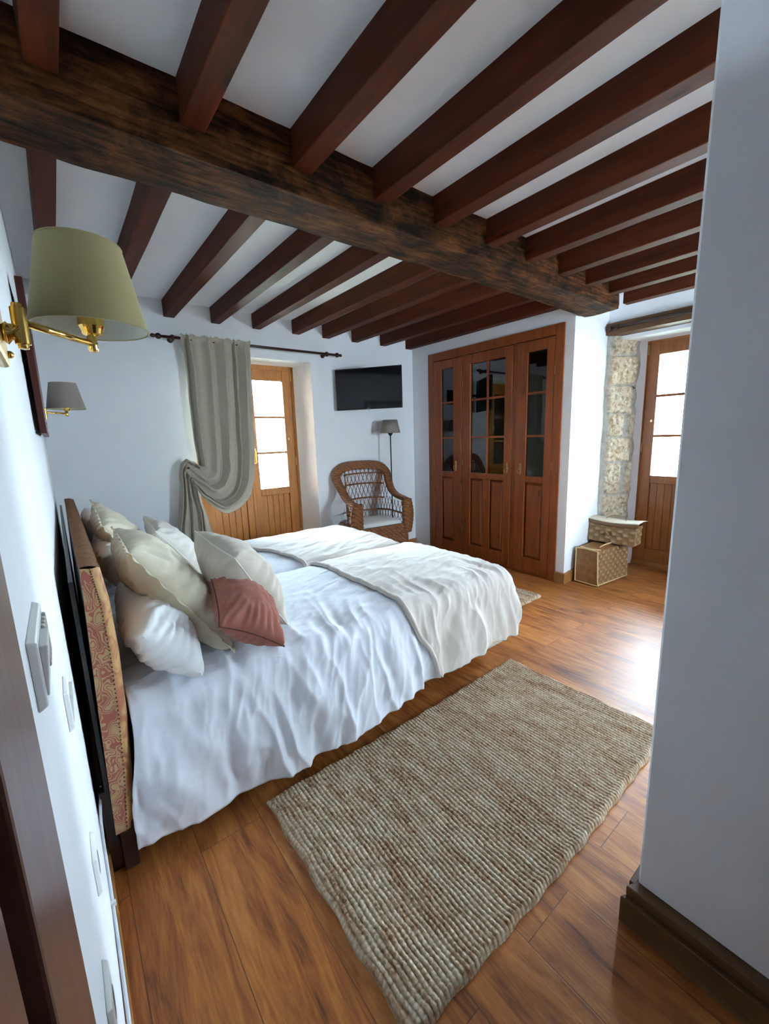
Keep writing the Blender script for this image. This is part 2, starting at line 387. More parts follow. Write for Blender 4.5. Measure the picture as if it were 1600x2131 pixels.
    f = mth(nt, 'SUBTRACT', mth(nt, 'MULTIPLY', st, 0.5), mth(nt, 'MULTIPLY', mth(nt, 'SUBTRACT', vo.outputs['Distance'], 0.50), 1.8))
    fac = ramp(nt, f, [(0.06, (0, 0, 0)), (0.14, (1, 1, 1))])
    c = mix(nt, fac, (0.30, 0.075, 0.048), (0.40, 0.25, 0.11))
    nt.links.new(c, b.inputs['Base Color']); b.inputs['Roughness'].default_value = 0.7; b.inputs['Sheen Weight'].default_value = 0.3
    bump(nt, b, fac, 0.2, 0.002); M_damask = m
    m, nt, b = mat('gold_damask'); v = coord(nt, (1, 1, 0.75), False)
    c = ramp(nt, noisetex(nt, v, 14, 2, 0.5, 2.0), [(0.4, (0.36, 0.13, 0.06)), (0.55, (0.52, 0.30, 0.12))])
    nt.links.new(c, b.inputs['Base Color']); b.inputs['Roughness'].default_value = 0.6; M_golddam = m
    globals()['M_golddam'] = m
    M_velvet = plain('brown_velvet', (0.20, 0.095, 0.045), 0.95, noise_amt=0.25, scale=60, bmp=0.2, spec=0.1)
    # baskets
    def palm(name, a, d):
        m, nt, b = mat(name); v = coord(nt)
        at = nt.nodes.new('ShaderNodeAttribute'); at.attribute_name = 'pad'
        n = noisetex(nt, v, 60, 4); c = ramp(nt, n, [(0.3, tuple(x*0.8 for x in a)), (0.7, a)])
        c = mix(nt, mth(nt, 'MULTIPLY', mth(nt, 'SUBTRACT', 1.0, at.outputs['Fac']), 0.8), c, d)
        nt.links.new(c, b.inputs['Base Color']); b.inputs['Roughness'].default_value = 0.5
        bump(nt, b, n, 0.3, 0.003); return m
    M_basket = palm('woven_palm', (0.42, 0.25, 0.11), (0.10, 0.045, 0.018))
    M_basketlid = plain('pale_palm_lid', (0.62, 0.55, 0.42), 0.55, noise_amt=0.06, scale=30, bmp=0.2)
make_special()
M_basketdk = plain('brown_palm_panel', (0.26, 0.12, 0.04), 0.45, noise_amt=0.25, scale=25, bmp=0.2)

# ---------------------------------------------------------------- room shell
YW, XW, X2 = 3.864, 3.50, 4.15       # far wall, cupboard wall, window wall
def WX(y): return -0.053 + 0.0047*y   # the headboard wall is a touch out of square
struct(B().box(-0.6, 5.0, -1.6, 4.4, -0.12, 0).build('floor', M_floor, origin=(0, 0, 0)))
struct(B().box(-0.6, 5.0, -1.6, 4.4, 2.5, 2.62).build('ceiling', M_ceil))
struct(B().prism([(WX(0.33), 0.33), (WX(3.95), 3.95), (-0.35, 3.95), (-0.35, 0.33)], 0, 2.52).build('wall_left', M_plaster))
struct(B().box(-0.35, -0.052, -1.6, -0.62, 0, 2.52).box(-0.35, -0.052, -0.63, 0.33, 2.12, 2.52).build('wall_left_near', M_plaster))
f = B()
f.prism([(-0.3, YW), (0.965, YW), (1.05, 4.32), (-0.3, 4.32)], 0, 2.52)
f.prism([(2.13, YW), (5.0, YW), (5.0, 4.32), (2.085, 4.32)], 0, 2.52)
f.box(0.965, 2.13, YW, 4.32, 2.125, 2.52)
struct(f.build('wall_far', M_plaster))
# cupboard wall, the side of the cupboard and the header above it
f = B(); f.box(XW, 3.56, 1.87, 1.952, 0, 2.52).box(XW, 3.56, 3.592, 3.90, 0, 2.52).box(XW, 3.56, 1.952, 3.592, 2.272, 2.52)
f.prism([(XW+0.001, 1.872), (4.16, 1.90), (4.16, 1.96), (XW+0.001, 1.93)], 0, 2.52)
struct(f.build('wall_right', M_plaster))
# thick window wall with its splayed reveal
f = B()
f.prism([(X2, 1.905), (4.60, 1.712), (4.76, 1.712), (4.76, 2.4), (X2, 2.4)], 0, 2.52)
f.prism([(X2, 0.98), (4.60, 1.20), (4.76, 1.20), (4.76, -0.45), (X2, -0.45)], 0, 2.52)
f.box(X2, 4.76, -1.7, -1.15, 0, 2.52).box(X2, 4.76, -1.15, -0.45, 0, 0.45).box(X2, 4.76, -1.15, -0.45, 2.1, 2.52)
f.box(X2, 4.76, 0.90, 2.0, 2.315, 2.52)
f.box(4.25, 4.76, 0.95, 1.90, 2.185, 2.34)
struct(f.build('wall_window_side', M_plaster))
f = B(); f.box(1.135, 1.26, -1.6, 0.345, 0, 2.52)
o = struct(f.build('wall_near', M_plaster, bevel=0.006))
struct(B().box(-0.4, 2.90, -1.75, -1.6, 0, 2.52).box(3.50, 4.8, -1.75, -1.6, 0, 2.52).box(2.90, 3.50, -1.75, -1.6, 0, 1.12).box(2.90, 3.50, -1.75, -1.6, 1.88, 2.52).build('wall_back', M_plaster))
d4 = thing('added_dark_door', (0.54, -1.59, 0), kind='structure')  # unseen dark door added behind the camera to cut bounce light
B().box(0.0, 1.10, -1.60, -1.56, 0.0, 2.1).build('door_leaf', M_case, d4)
# skirtings
struct(B().prism([(WX(.4)+.001, 0.40), (WX(3.8)+.001, 3.86), (WX(3.8)+.014, 3.86), (WX(.4)+.014, 0.40)], 0, 0.075).build('baseboard_left', M_base, bevel=0.002))
struct(B().box(2.132, 3.50, 3.848, 3.866, 0, 0.085).box(0.02, 0.93, 3.848, 3.866, 0, 0.085).build('baseboard_far', M_base, bevel=0.002))
f = B(); f.prism([(3.478, 1.852), (3.503, 1.872), (3.503, 1.952), (3.478, 1.952)], 0, 0.10)
f.prism([(3.478, 1.852), (4.15, 1.885), (4.15, 1.905), (3.50, 1.875)], 0, 0.10)
struct(f.build('baseboard_right', M_base, bevel=0.002))
f = B(); f.prism([(1.085, 0.37), (1.14, 0.345), (1.14, -1.6), (1.085, -1.6)], 0, 0.085)
f.prism([(1.10, 0.362), (1.14, 0.345), (1.14, -1.6), (1.10, -1.6)], 0.085, 0.115)
f.box(1.12, 1.262, 0.345, 0.362, 0, 0.115)
struct(f.build('baseboard_near', M_dkbase, bevel=0.003))

# door casing on the left, next to the camera
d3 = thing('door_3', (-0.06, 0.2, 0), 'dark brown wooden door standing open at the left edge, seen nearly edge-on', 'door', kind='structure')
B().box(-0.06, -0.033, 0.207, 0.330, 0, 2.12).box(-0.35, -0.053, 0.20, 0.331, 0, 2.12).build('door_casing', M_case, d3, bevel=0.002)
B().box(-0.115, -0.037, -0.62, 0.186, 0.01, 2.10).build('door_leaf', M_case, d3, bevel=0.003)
B().box(-0.35, -0.075, 0.18, 0.21, 0, 2.12).build('gap_shade', M_black, d3)  # black block stands in for the shade inside the casing gap

# ---------------------------------------------------------------- beams
def rough_box(x0, x1, y0, y1, z0, z1, nx, amp, seed, freq=2.0):
    b = B(); per = []
    k = 6
    for i in range(k): per.append((y0+(y1-y0)*i/k, z0))
    for i in range(k): per.append((y1, z0+(z1-z0)*i/k))
    for i in range(k): per.append((y1-(y1-y0)*i/k, z1))
    for i in range(k): per.append((y0, z1-(z1-z0)*i/k))
    cy, cz = (y0+y1)/2, (z0+z1)/2; n = len(per)
    def P(i, j):
        x = x0+(x1-x0)*i/nx; y, z = per[j % n]
        d = fbm(x*freq, y*5+seed, z*5, 3)*amp + fbm(x*freq*0.4, seed+3, 0, 2)*amp*1.2
        # worn arrises
        ey = abs(y-cy)/((y1-y0)/2); ez = abs(z-cz)/((z1-z0)/2)
        c = 0.004*(1 if ey > .99 and ez > .99 else 0)
        return (x, y+(1 if y > cy else -1)*(d*(ey > .99)-c*(1 if ey > .99 else 0)), z+(1 if z > cz else -1)*((d*0.9 if ez > .99 else 0)-c))
    vs = [P(i, j) for i in range(nx+1) for j in range(n)]
    fs = [(i*n+j, i*n+(j+1) % n, (i+1)*n+(j+1) % n, (i+1)*n+j) for i in range(nx) for j in range(n)]
    fs += [tuple(range(n)), tuple(range(nx*n, nx*n+n))[::-1]]
    return b.add(vs, fs)
o = rough_box(-0.06, 3.585, 1.575, 1.835, 2.292, 2.52, 110, 0.018, 2.0).build('ceiling_beam', M_beam, smooth=True, origin=(0, 1.7, 2.3))
md = o.modifiers.new('es', 'EDGE_SPLIT'); md.split_angle = 0.7
tag(o, 'massive rough old oak beam crossing the ceiling under all the joists', 'beam', kind='thing')
XN = [0.072, 0.455, 0.842, 1.220, 1.588, 1.975, 2.345, 2.718, 3.070, 3.408, 3.78]
XF = [0.072, 0.440, 0.832, 1.200, 1.560, 1.952, 2.285, 2.640, 3.018, 3.395]
ordn = ['first', 'second', 'third', 'fourth', 'fifth', 'sixth', 'seventh', 'eighth', 'ninth', 'tenth', 'eleventh']
for side, XS, y0, y1 in (('near', XN, -1.58, 1.63), ('far', XF, 1.78, 3.90)):
    for i, x in enumerate(XS):
        wd = 0.077 + random.uniform(-.002, .004)
        b = B(); n = 14
        for j in range(n):
            pass
        def P(a, q):
            y = y0+(y1-y0)*a
            dx = 0.004*fbm(y*1.3, x*9, 1); dz = 0.004*fbm(y*1.1, x*7, 5)
            X = (x, x+wd, x+wd, x)[q]; Z = (2.375, 2.375, 2.52, 2.52)[q]
            return (X+dx, y, Z+dz)
        vs = [P(j/n, q) for j in range(n+1) for q in range(4)]
        fs = [(j*4+q, j*4+(q+1) % 4, (j+1)*4+(q+1) % 4, (j+1)*4+q) for j in range(n) for q in range(4)]+[(3, 2, 1, 0), (n*4, n*4+1, n*4+2, n*4+3)]
        o = b.add(vs, fs).build('ceiling_joist', M_joist, bevel=0.004)
        tag(o, 'brown wooden joist %s the main beam, %s from the headboard wall' % ('on the camera side of' if side == 'near' else 'on the curtain side of', ordn[i]), 'beam',
            'joists on the camera side of the main beam' if side == 'near' else 'joists running to the curtain wall')
# lintel over the stone jamb
o = rough_box(4.10, 4.62, 0.90, 1.96, 2.215, 2.318, 2, 0.004, 5).build('window_lintel', M_lintel, smooth=False)
tag(o, 'old wooden lintel with pale underside over the glazed door beside the stone jamb', 'lintel', kind='structure')

# ---------------------------------------------------------------- glazed doors
def glazed_door(name, T, width_n, label, mwood, hingeside):
    """T(u,d,z): u from the hinge of the right leaf towards the other leaf, d towards the room."""
    root = thing(name, T(0.5, 0, 0), label, 'door', kind='structure')
    WD = 0.5*width_n
    B(T).box(-0.03, 0.0, -0.02, 0.06, 0, 2.11).box(WD, WD+0.03, -0.02, 0.06, 0, 2.11).box(-0.03, WD+0.03, -0.02, 0.06, 2.08, 2.13).box(-0.03, WD+0.03, -0.03, 0.05, 0, 0.02).build('door_frame', mwood, root, bevel=0.003)
    for k in range(width_n):
        s = (lambda u: u) if k == 0 else (lambda u: 1.0-u)
        TT = lambda u, d, z, s=s: T(s(u), d, z)
        leaf = B(TT)
        leaf.box(0.0, 0.10, 0, 0.05, 0.02, 2.085).box(0.42, 0.5, 0, 0.05, 0.02, 2.085)
        leaf.box(0.10, 0.42, 0, 0.05, 1.975, 2.085).box(0.10, 0.42, 0, 0.05, 0.80, 0.875).box(0.10, 0.42, 0, 0.05, 0.025, 0.16)
        if k == 1: leaf.box(0.485, 0.515, 0.05, 0.058, 0.03, 2.08)
        lf = leaf.build('door_leaf', mwood, root, bevel=0.004)
        p = B(TT)
        nb = 5; wdt = 0.32/nb
        for i in range(nb): p.box(0.10+i*wdt+0.0015, 0.10+(i+1)*wdt-0.0015, 0.008, 0.030, 0.16, 0.80)
        p.box(0.10, 0.42, 0.008, 0.022, 0.16, 0.80)
        p.build('board_panel', mwood, lf, bevel=0.002)
        B(TT).box(0.10, 0.42, 0.020, 0.024, 0.875, 1.975).build('glass_pane', M_glass, lf)
        for z in (1.245, 1.61): B(TT).box(0.10, 0.42, 0.010, 0.036, z-0.012, z+0.012).build('glazing_bar', mwood, lf, bevel=0.002)
        for z in (0.3, 1.1, 1.98): B(TT).box(-0.004, 0.010, 0.045, 0.058, z, z+0.09).build('hinge', M_brassold, lf, bevel=0.002)
        B(TT).box(0.065, 0.080, 0.05, 0.056, 1.375, 1.395).build('brass_catch', M_brass, lf)
        if k == 0:
            hd = B(TT).box(0.445, 0.470, 0.05, 0.056, 1.14, 1.30).box(0.452, 0.463, 0.05, 0.085, 1.255, 1.275).box(0.450, 0.465, 0.078, 0.09, 1.15, 1.275)
            hd.build('handle', M_brass, lf, bevel=0.003)
            B(TT).box(0.449, 0.464, 0.05, 0.06, 1.375, 1.40).build('keyhole_plate', M_brass, lf, bevel=0.002)
    return root
glazed_door('door_1', lambda u, d, z: (2.072-u, 4.26-d, z), 2, 'honey oak glazed double door in the deep reveal behind the beige curtain', M_door, 1)
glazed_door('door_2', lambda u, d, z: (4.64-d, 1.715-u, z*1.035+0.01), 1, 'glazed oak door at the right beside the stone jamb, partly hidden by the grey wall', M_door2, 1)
wn = thing('added_window_1', (4.6, -0.8, 0.45), kind='structure')  # unseen window added to throw more light on bed and floor
fw = B().box(4.58, 4.64, -1.15, -1.07, 0.45, 2.1).box(4.58, 4.64, -0.53, -0.45, 0.45, 2.1).box(4.58, 4.64, -1.07, -0.53, 0.45, 0.53).box(4.58, 4.64, -1.07, -0.53, 2.02, 2.1).box(4.58, 4.64, -0.82, -0.78, 0.53, 2.02)
fw.build('added_window_frame', M_door2, wn, bevel=0.003)
B().box(4.608, 4.612, -1.07, -0.53, 0.53, 2.02).build('glass_pane', M_glass, wn)
wn = thing('added_window_2', (3.2, -1.68, 1.12), kind='structure')  # unseen back window added to brighten the deeper part of the room
B().box(2.90, 2.95, -1.70, -1.65, 1.12, 1.88).box(3.45, 3.50, -1.70, -1.65, 1.12, 1.88).box(2.95, 3.45, -1.70, -1.65, 1.12, 1.17).box(2.95, 3.45, -1.70, -1.65, 1.83, 1.88).box(3.185, 3.215, -1.70, -1.65, 1.17, 1.83).build('added_window_frame', M_door2, wn, bevel=0.003)
B().box(2.95, 3.45, -1.678, -1.674, 1.17, 1.83).build('glass_pane', M_glass, wn)
# threshold step
struct(B().box(4.56, 4.62, 1.15, 1.72, 0, 0.045).build('trim_1', M_base, bevel=0.003))

# stone jamb, splayed
A = Vector((4.128, 1.908)); Bq = Vector((4.50, 1.748)); dv = (Bq-A); nrm = Vector((-dv.y, dv.x)).normalized()*-1
if nrm.y > 0: nrm = -nrm
zb = [2.24, 2.05, 1.78, 1.52, 1.30, 1.06, 0.74, 0.50, 0.27, 0.0]
b = B(); ns, nz = 44, 300; att = []; hue = []
vs = []
for i in range(ns+1):
    for j in range(nz+1):
        s = i/ns; z = 2.24*j/nz
        k = max(q for q in range(len(zb)-1) if zb[q] >= z-1e-6)
        top, bot = zb[k], zb[k+1]
        wob = 0.012*noise.noise((s*5, z*7, 3))
        e = min(top-z, z-bot) + wob
        left = 0.10+0.10*noise.noise((k*3.1, 1.7, 0)); right = 0.86+0.14*noise.noise((k*2.3, 9.7, 0))
        if k in (3, 5): right = 0.62; 
        es = min(s-left, right-s)*0.33 + 0.5*wob
        r2 = 0
        if k in (3, 5): r2 = max(0, min(1, min(e, min(s-0.70, 0.98-s)*0.33)/0.02))
        st = max(0, min(1, min(e, es)/0.018)); st = max(st, r2*0.9)
        edge = sstep(0, 0.06, s)*sstep(0, 0.05, 1-s)
        h = (0.012+0.022*st+0.012*fbm(s*8, z*26, k, 4))*edge - 0.004*(1-edge)
        sw = s + (0.11*noise.noise((z*3.2, 2.2, s > .5)) + 0.05*noise.noise((z*11, 4.2, 0)))*(1-abs(2*s-1) < 0.5)*(1 if s > .5 else 1)*abs(2*s-1)
        p = A + dv*sw + nrm*h
        vs.append((p.x, p.y, z)); att.append(st); hue.append((0.25, 0.75, 0.35, 0.55, 0.5, 0.15, 0.2, 0.2, 0.2)[min(k, 8)])
fs = [(i*(nz+1)+j, (i+1)*(nz+1)+j, (i+1)*(nz+1)+j+1, i*(nz+1)+j+1) for i in range(ns) for j in range(nz)]
b.add(vs, fs); o = b.build('stone_jamb', M_stone, smooth=True, solid=0.05, soloff=-1)
a = o.data.attributes.new('stone', 'FLOAT', 'POINT'); a.data.foreach_set('value', att)
a = o.data.attributes.new('hue', 'FLOAT', 'POINT'); a.data.foreach_set('value', hue)
tag(o, 'rough sandstone quoins with mortar joints behind the two palm baskets', 'stonework', kind='structure')

# ---------------------------------------------------------------- fitted wardrobe
Tw = lambda u, d, z: (XW-d, u, z)     # u = y, d towards room
wr = thing('fitted_wardrobe', (XW+0.3, 2.77, 0), 'reddish pine fitted wardrobe with three glazed and panelled doors, facing the beds', 'wardrobe')
fr = B(Tw).box(1.952, 2.030, -0.10, 0.012, 0, 2.27).box(3.505, 3.590, -0.10, 0.012, 0, 2.27).box(2.030, 3.505, -0.10, 0.012, 2.185, 2.27)
fr.box(2.412, 2.452, -0.10, 0.004, 0.0, 2.185).box(3.055, 3.085, -0.10, 0.004, 0.0, 2.185).box(2.03, 3.505, -0.10, -0.002, 0, 0.02)
fr.build('wardrobe_frame', M_ward, wr, bevel=0.003)
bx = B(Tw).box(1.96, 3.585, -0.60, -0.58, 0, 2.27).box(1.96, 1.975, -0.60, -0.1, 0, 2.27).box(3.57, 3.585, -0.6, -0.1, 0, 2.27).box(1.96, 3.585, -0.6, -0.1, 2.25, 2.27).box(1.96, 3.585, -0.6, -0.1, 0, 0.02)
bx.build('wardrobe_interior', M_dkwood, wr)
def wdoor(y0, y1, s0, s1, cols, hy, label=None, zoff=0.0):
    T = Tw; b = B(T); d0, d1 = -0.026, 0.010
    zb0, zt = 0.025, 2.178
    b.box(y0, y0+s0, d0, d1, zb0, zt).box(y1-s1, y1, d0, d1, zb0, zt)
    a, c = y0+s0, y1-s1
    b.box(a, c, d0, d1, 2.085, zt).box(a, c, d0, d1, 0.905, 0.965).box(a, c, d0, d1, zb0, 0.165)
    if cols == 2:
        m = (a+c)/2; b.box(m-0.045, m+0.045, d0, d1-0.002, 0.165, 0.905)
    dr = b.build('door', M_ward, wr, bevel=0.004)
    B(T).box(a, c, -0.012, -0.008, 0.965, 2.085).build('glass_pane', M_wglass, dr)
    for z in (1.338, 1.722): B(T).box(a, c, -0.02, 0.002, z-0.010, z+0.010).build('glazing_bar', M_ward, dr, bevel=0.003)
    if cols == 2: m = (a+c)/2; B(T).box(m-0.010, m+0.010, -0.02, 0.003, 0.965, 2.085).build('glazing_bar', M_ward, dr, bevel=0.003)
    spans = [(a, c)] if cols == 1 else [(a, (a+c)/2-0.045), ((a+c)/2+0.045, c)]
    for p0, p1 in spans:
        z0, z1 = 0.165, 0.905; q = 0.028
        vs = [(p0, -0.02, z0), (p1, -0.02, z0), (p1, -0.02, z1), (p0, -0.02, z1),
              (p0+.01, -0.012, z0+.01), (p1-.01, -0.012, z0+.01), (p1-.01, -0.012, z1-.01), (p0+.01, -0.012, z1-.01),
              (p0+q, 0.006, z0+q), (p1-q, 0.006, z0+q), (p1-q, 0.006, z1-q), (p0+q, 0.006, z1-q)]
        fs = [(0, 1, 5, 4), (1, 2, 6, 5), (2, 3, 7, 6), (3, 0, 4, 7), (4, 5, 9, 8), (5, 6, 10, 9), (6, 7, 11, 10), (7, 4, 8, 11), (8, 9, 10, 11)]
        B(T).add(vs, fs).build('raised_panel', M_ward, dr)
    hb = B(T)
    hb.box(hy-0.010, hy+0.010, 0.010, 0.013, 0.975, 1.085)
    x = XW-0.013
    hb2 = B(); hb2.v = list(hb.v); hb2.f = list(hb.f)
    hb2.lathe([(0.016, 0.0), (0.014, -0.006), (0.006, -0.010), (0.006, -0.016)], (x, hy, 1.03), 'x', 14)
    ring = [(x-0.016, hy+0.020*math.sin(t), 1.012+0.020*math.cos(t)) for t in np.linspace(0, 2*PI, 20)]
    hb2.tube(ring, 0.0028, 6)
    hb2.build('ring_pull', M_brassold, dr, smooth=True)
    return dr
d = wdoor(3.088, 3.502, 0.118, 0.118, 1, 3.165)
d = wdoor(2.455, 3.052, 0.085, 0.085, 2, 2.497)
d = wdoor(2.033, 2.409, 0.075, 0.112, 1, 2.345)
M_hinge = plain('dull_hinge', (0.25, 0.15, 0.08), 0.4, 0.7)
for y in (3.507, 3.070, 2.028):
    for z in (0.30, 1.04, 1.86): B(Tw).box(y-0.004, y+0.004, 0.010, 0.017, z, z+0.07).build('hinge', M_hinge, wr, bevel=0.002)

# ---------------------------------------------------------------- curtain rods
def finial_profile(s):   # along the rod
    return [(0.011, 0), (0.011, 0.01*s), (0.020, 0.018*s), (0.024, 0.032*s), (0.018, 0.046*s), (0.010, 0.052*s), (0.014, 0.060*s), (0.015, 0.075*s), (0.009, 0.085*s), (0.003, 0.088*s)]
rod = thing('curtain_rod', (1.57, 3.77, 2.2), 'dark turned wooden curtain rod carrying the beige curtain', 'curtain rod')
B().tube([(0.79, 3.775, 2.205), (2.36, 3.775, 2.205)], 0.0115, 14).build('pole', M_rod, rod, smooth=True)
B().lathe(finial_profile(-1), (0.79, 3.775, 2.205), 'x').build('finial', M_rod, rod, smooth=True)
B().lathe(finial_profile(1), (2.36, 3.775, 2.205), 'x').build('finial', M_rod, rod, smooth=True)
for x in (0.86, 2.27):
    b = B().lathe([(0.022, 0.0), (0.022, -0.012), (0.012, -0.018), (0.012, -0.075)], (x, YW, 2.200), 'y', 16)
    b.lathe([(0.021, -0.012), (0.024, 0), (0.021, 0.012)], (x, 3.775, 2.203), 'x', 18)
    b.build('rod_bracket', M_rod, rod, smooth=True)
rod2 = thing('curtain_rod', (4.06, 1.2, 2.27), 'dark curtain rod in front of the lintel above the glazed door beside the stone jamb', 'curtain rod')
M_rody = wood('dark_rod_wood', (0.07, 0.030, 0.022), (0.03, 0.012, 0.010), 'y', 0.3, knots=False)
B().tube([(4.085, 0.42, 2.268), (4.085, 1.845, 2.268)], 0.012, 14).build('pole', M_rody, rod2, smooth=True)
B().lathe([(0.011, 0), (0.022, 0.008), (0.026, 0.022), (0.018, 0.034), (0.003, 0.038)], (4.085, 1.845, 2.268), 'y').build('finial', M_rody, rod2, smooth=True)
for y in (0.7, 1.80):
    B().box(4.075, 4.152, y-0.012, y+0.012, 2.25, 2.29).build('rod_bracket', M_rody, rod2, bevel=0.003)

# ---------------------------------------------------------------- curtain
Lp = [(.898, 2.232), (.900, 2.20), (.918, 1.96), (.915, 1.60), (.922, 1.34), (.935, 1.22), (.93, 1.215), (.895, 1.240), (.850, 1.245), (.812, 1.20), (.79, 1.10), (.765, .90), (.71, .60), (.68, .32), (.66, .05)]
Rp = [(1.468, 2.232), (1.468, 2.20), (1.462, 1.96), (1.445, 1.60), (1.425, 1.22), (1.345, .90), (1.14, .765), (.985, .87), (.905, .985), (.895, 1.02), (.925, .95), (.96, .78), (.99, .60), (1.02, .32), (1.04, .05)]
NT_, NS_ = 112, 150
def curve2(P): return crom([(x, z, 0) for x, z in P], 8)
CL, CR = curve2(Lp), curve2(Rp)
def cur(si, ti):
    s = si; t = ti*(len(CL)-1); i = min(int(t), len(CL)-2); fr_ = t-i
    a = CL[i].lerp(CL[i+1], fr_); c = CR[i].lerp(CR[i+1], fr_)
    tt = t/8   # segment number, holdback at 8..9
    gather = math.exp(-((tt-8.3)/1.3)**2)
    ss = s + 0.035*math.sin(s*19+1.0)*(1-gather)
    p = a.lerp(c, ss)
    x, z = p.x, p.y
    top = math.exp(-(tt/0.8)**2)
    foldamp = 0.085*(1-0.55*gather)*(0.75+0.5*noise.noise((s*4, 1.1, 0)))
    ph = s*2*PI*5.0+1.3*math.sin(s*7+0.5)+0.25*tt
    y = 3.785 - foldamp*(1-abs(math.sin(ph*0.5+0.4))**0.7) - 0.006*math.sin(s*2*PI*9+tt*0.4)*(1-gather)
    tw_ = min(1, top*1.25); y = y*(1-tw_) + (3.752-0.007*math.sin(s*2*PI*9))*tw_
    # swag bulges towards the room, outer strands in front; behind the holdback the tail hangs nearer the wall
    swag = sstep(3.5, 6.0, tt)*(1-sstep(8.6, 9.6, tt))
    y -= 0.050*swag*s + 0.015*swag
    tail = sstep(8.8, 10.0, tt)
    y += 0.015*tail*(0.5-s) - 0.012*tail*math.sin(s*2*PI*3.5)
    # small crumples
    y += 0.010*fbm(s*7, tt*1.5, 3, 3)*(1-top)
    x += 0.010*fbm(s*6+9, tt*1.3, 7, 2)*(1-top)*(1-gather*.5)
    z += 0.010*math.sin(s*2*PI*9+2)*top*(1 if tt < .12 else 0.3)
    z += 0.016*fbm(s*5+3, tt*1.2, 1, 2)*swag
    if tt < 0.9: y = min(y, 3.749)
    return (x, y, z)
cb_ = B().grid(cur, NS_, NT_)
o = cb_.build('curtain', M_curtain, smooth=True, solid=0.004, subsurf=1, fix=False)
tag(o, 'beige linen curtain swept aside into a hanging loop at the far door', 'curtain')
tb = B().tube([(0.865, YW, 1.165), (0.865, 3.80, 1.165), (0.85, 3.69, 1.175)], 0.008, 10)
tb.lathe([(0.02, 0), (0.02, -0.01)], (0.865, YW, 1.165), 'y', 14)
tag(tb.build('curtain_holdback', M_rod, smooth=True), 'dark hook on the wall holding back the beige curtain', 'curtain holdback')

# ---------------------------------------------------------------- television
c0 = Vector((2.38, 3.815)); c1 = Vector((2.792, 3.245)); e = (c1-c0); wl = e.length; e.normalize(); nn = Vector((e.y, -e.x))
if nn.x > 0: nn = -nn
Ttv = lambda u, d, z: (c0.x+e.x*u+nn.x*d, c0.y+e.y*u+nn.y*d, z)
tv = thing('television', Ttv(wl/2, 0, 1.66), 'black flat television angled out from the far corner on a wall arm', 'television')
B(Ttv).box(0, wl, -0.022, -0.001, 1.657, 2.066).box(0.15, wl-0.15, -0.045, -0.02, 1.70, 1.95).build('casing', M_black, tv, bevel=0.003)
B(Ttv).box(0.008, wl-0.008, -0.001, 0.001, 1.672, 2.058).build('screen', M_tv, tv)
B(Ttv).box(wl/2-0.022, wl/2+0.012, 0.0, 0.0018, 1.6615, 1.6665).box(wl/2-0.004, wl/2+0.008, -0.006, 0.002, 1.650, 1.657).build('maker_mark', M_greyp, tv)
mid = Vector(Ttv(wl/2, -0.04, 1.85))
B().tube([mid, (3.02, 3.70, 1.85), (2.85, 3.85, 1.85)], 0.016, 10).box(2.77, 2.93, 3.845, 3.864, 1.76, 1.94).build('wall_arm', M_black, tv)

# ---------------------------------------------------------------- floor lamp in the corner
lp = thing('floor_lamp', (2.965, 3.66, 0), 'slim black floor lamp with a small taupe shade behind the wicker armchair', 'floor lamp')
B().lathe([(0.12, 0), (0.12, 0.012), (0.02, 0.025), (0.008, 0.03)], (2.965, 3.66, 0), n=32).build('base', M_black, lp, smooth=False, bevel=0.002)
B().tube([(2.965, 3.66, 0.02), (2.965, 3.66, 1.42)], 0.0065, 12).lathe([(0.010, 1.38), (0.03, 1.412), (0.010, 1.42)], (2.965, 3.66, 0)).build('pole', M_black, lp, smooth=True)
B().lathe([(0.112, 1.414), (0.081, 1.556)], (2.965, 3.66, 0), n=48, cap=False).build('lamp_shade', M_shadegrey, lp, smooth=True, solid=0.003, fix=False)

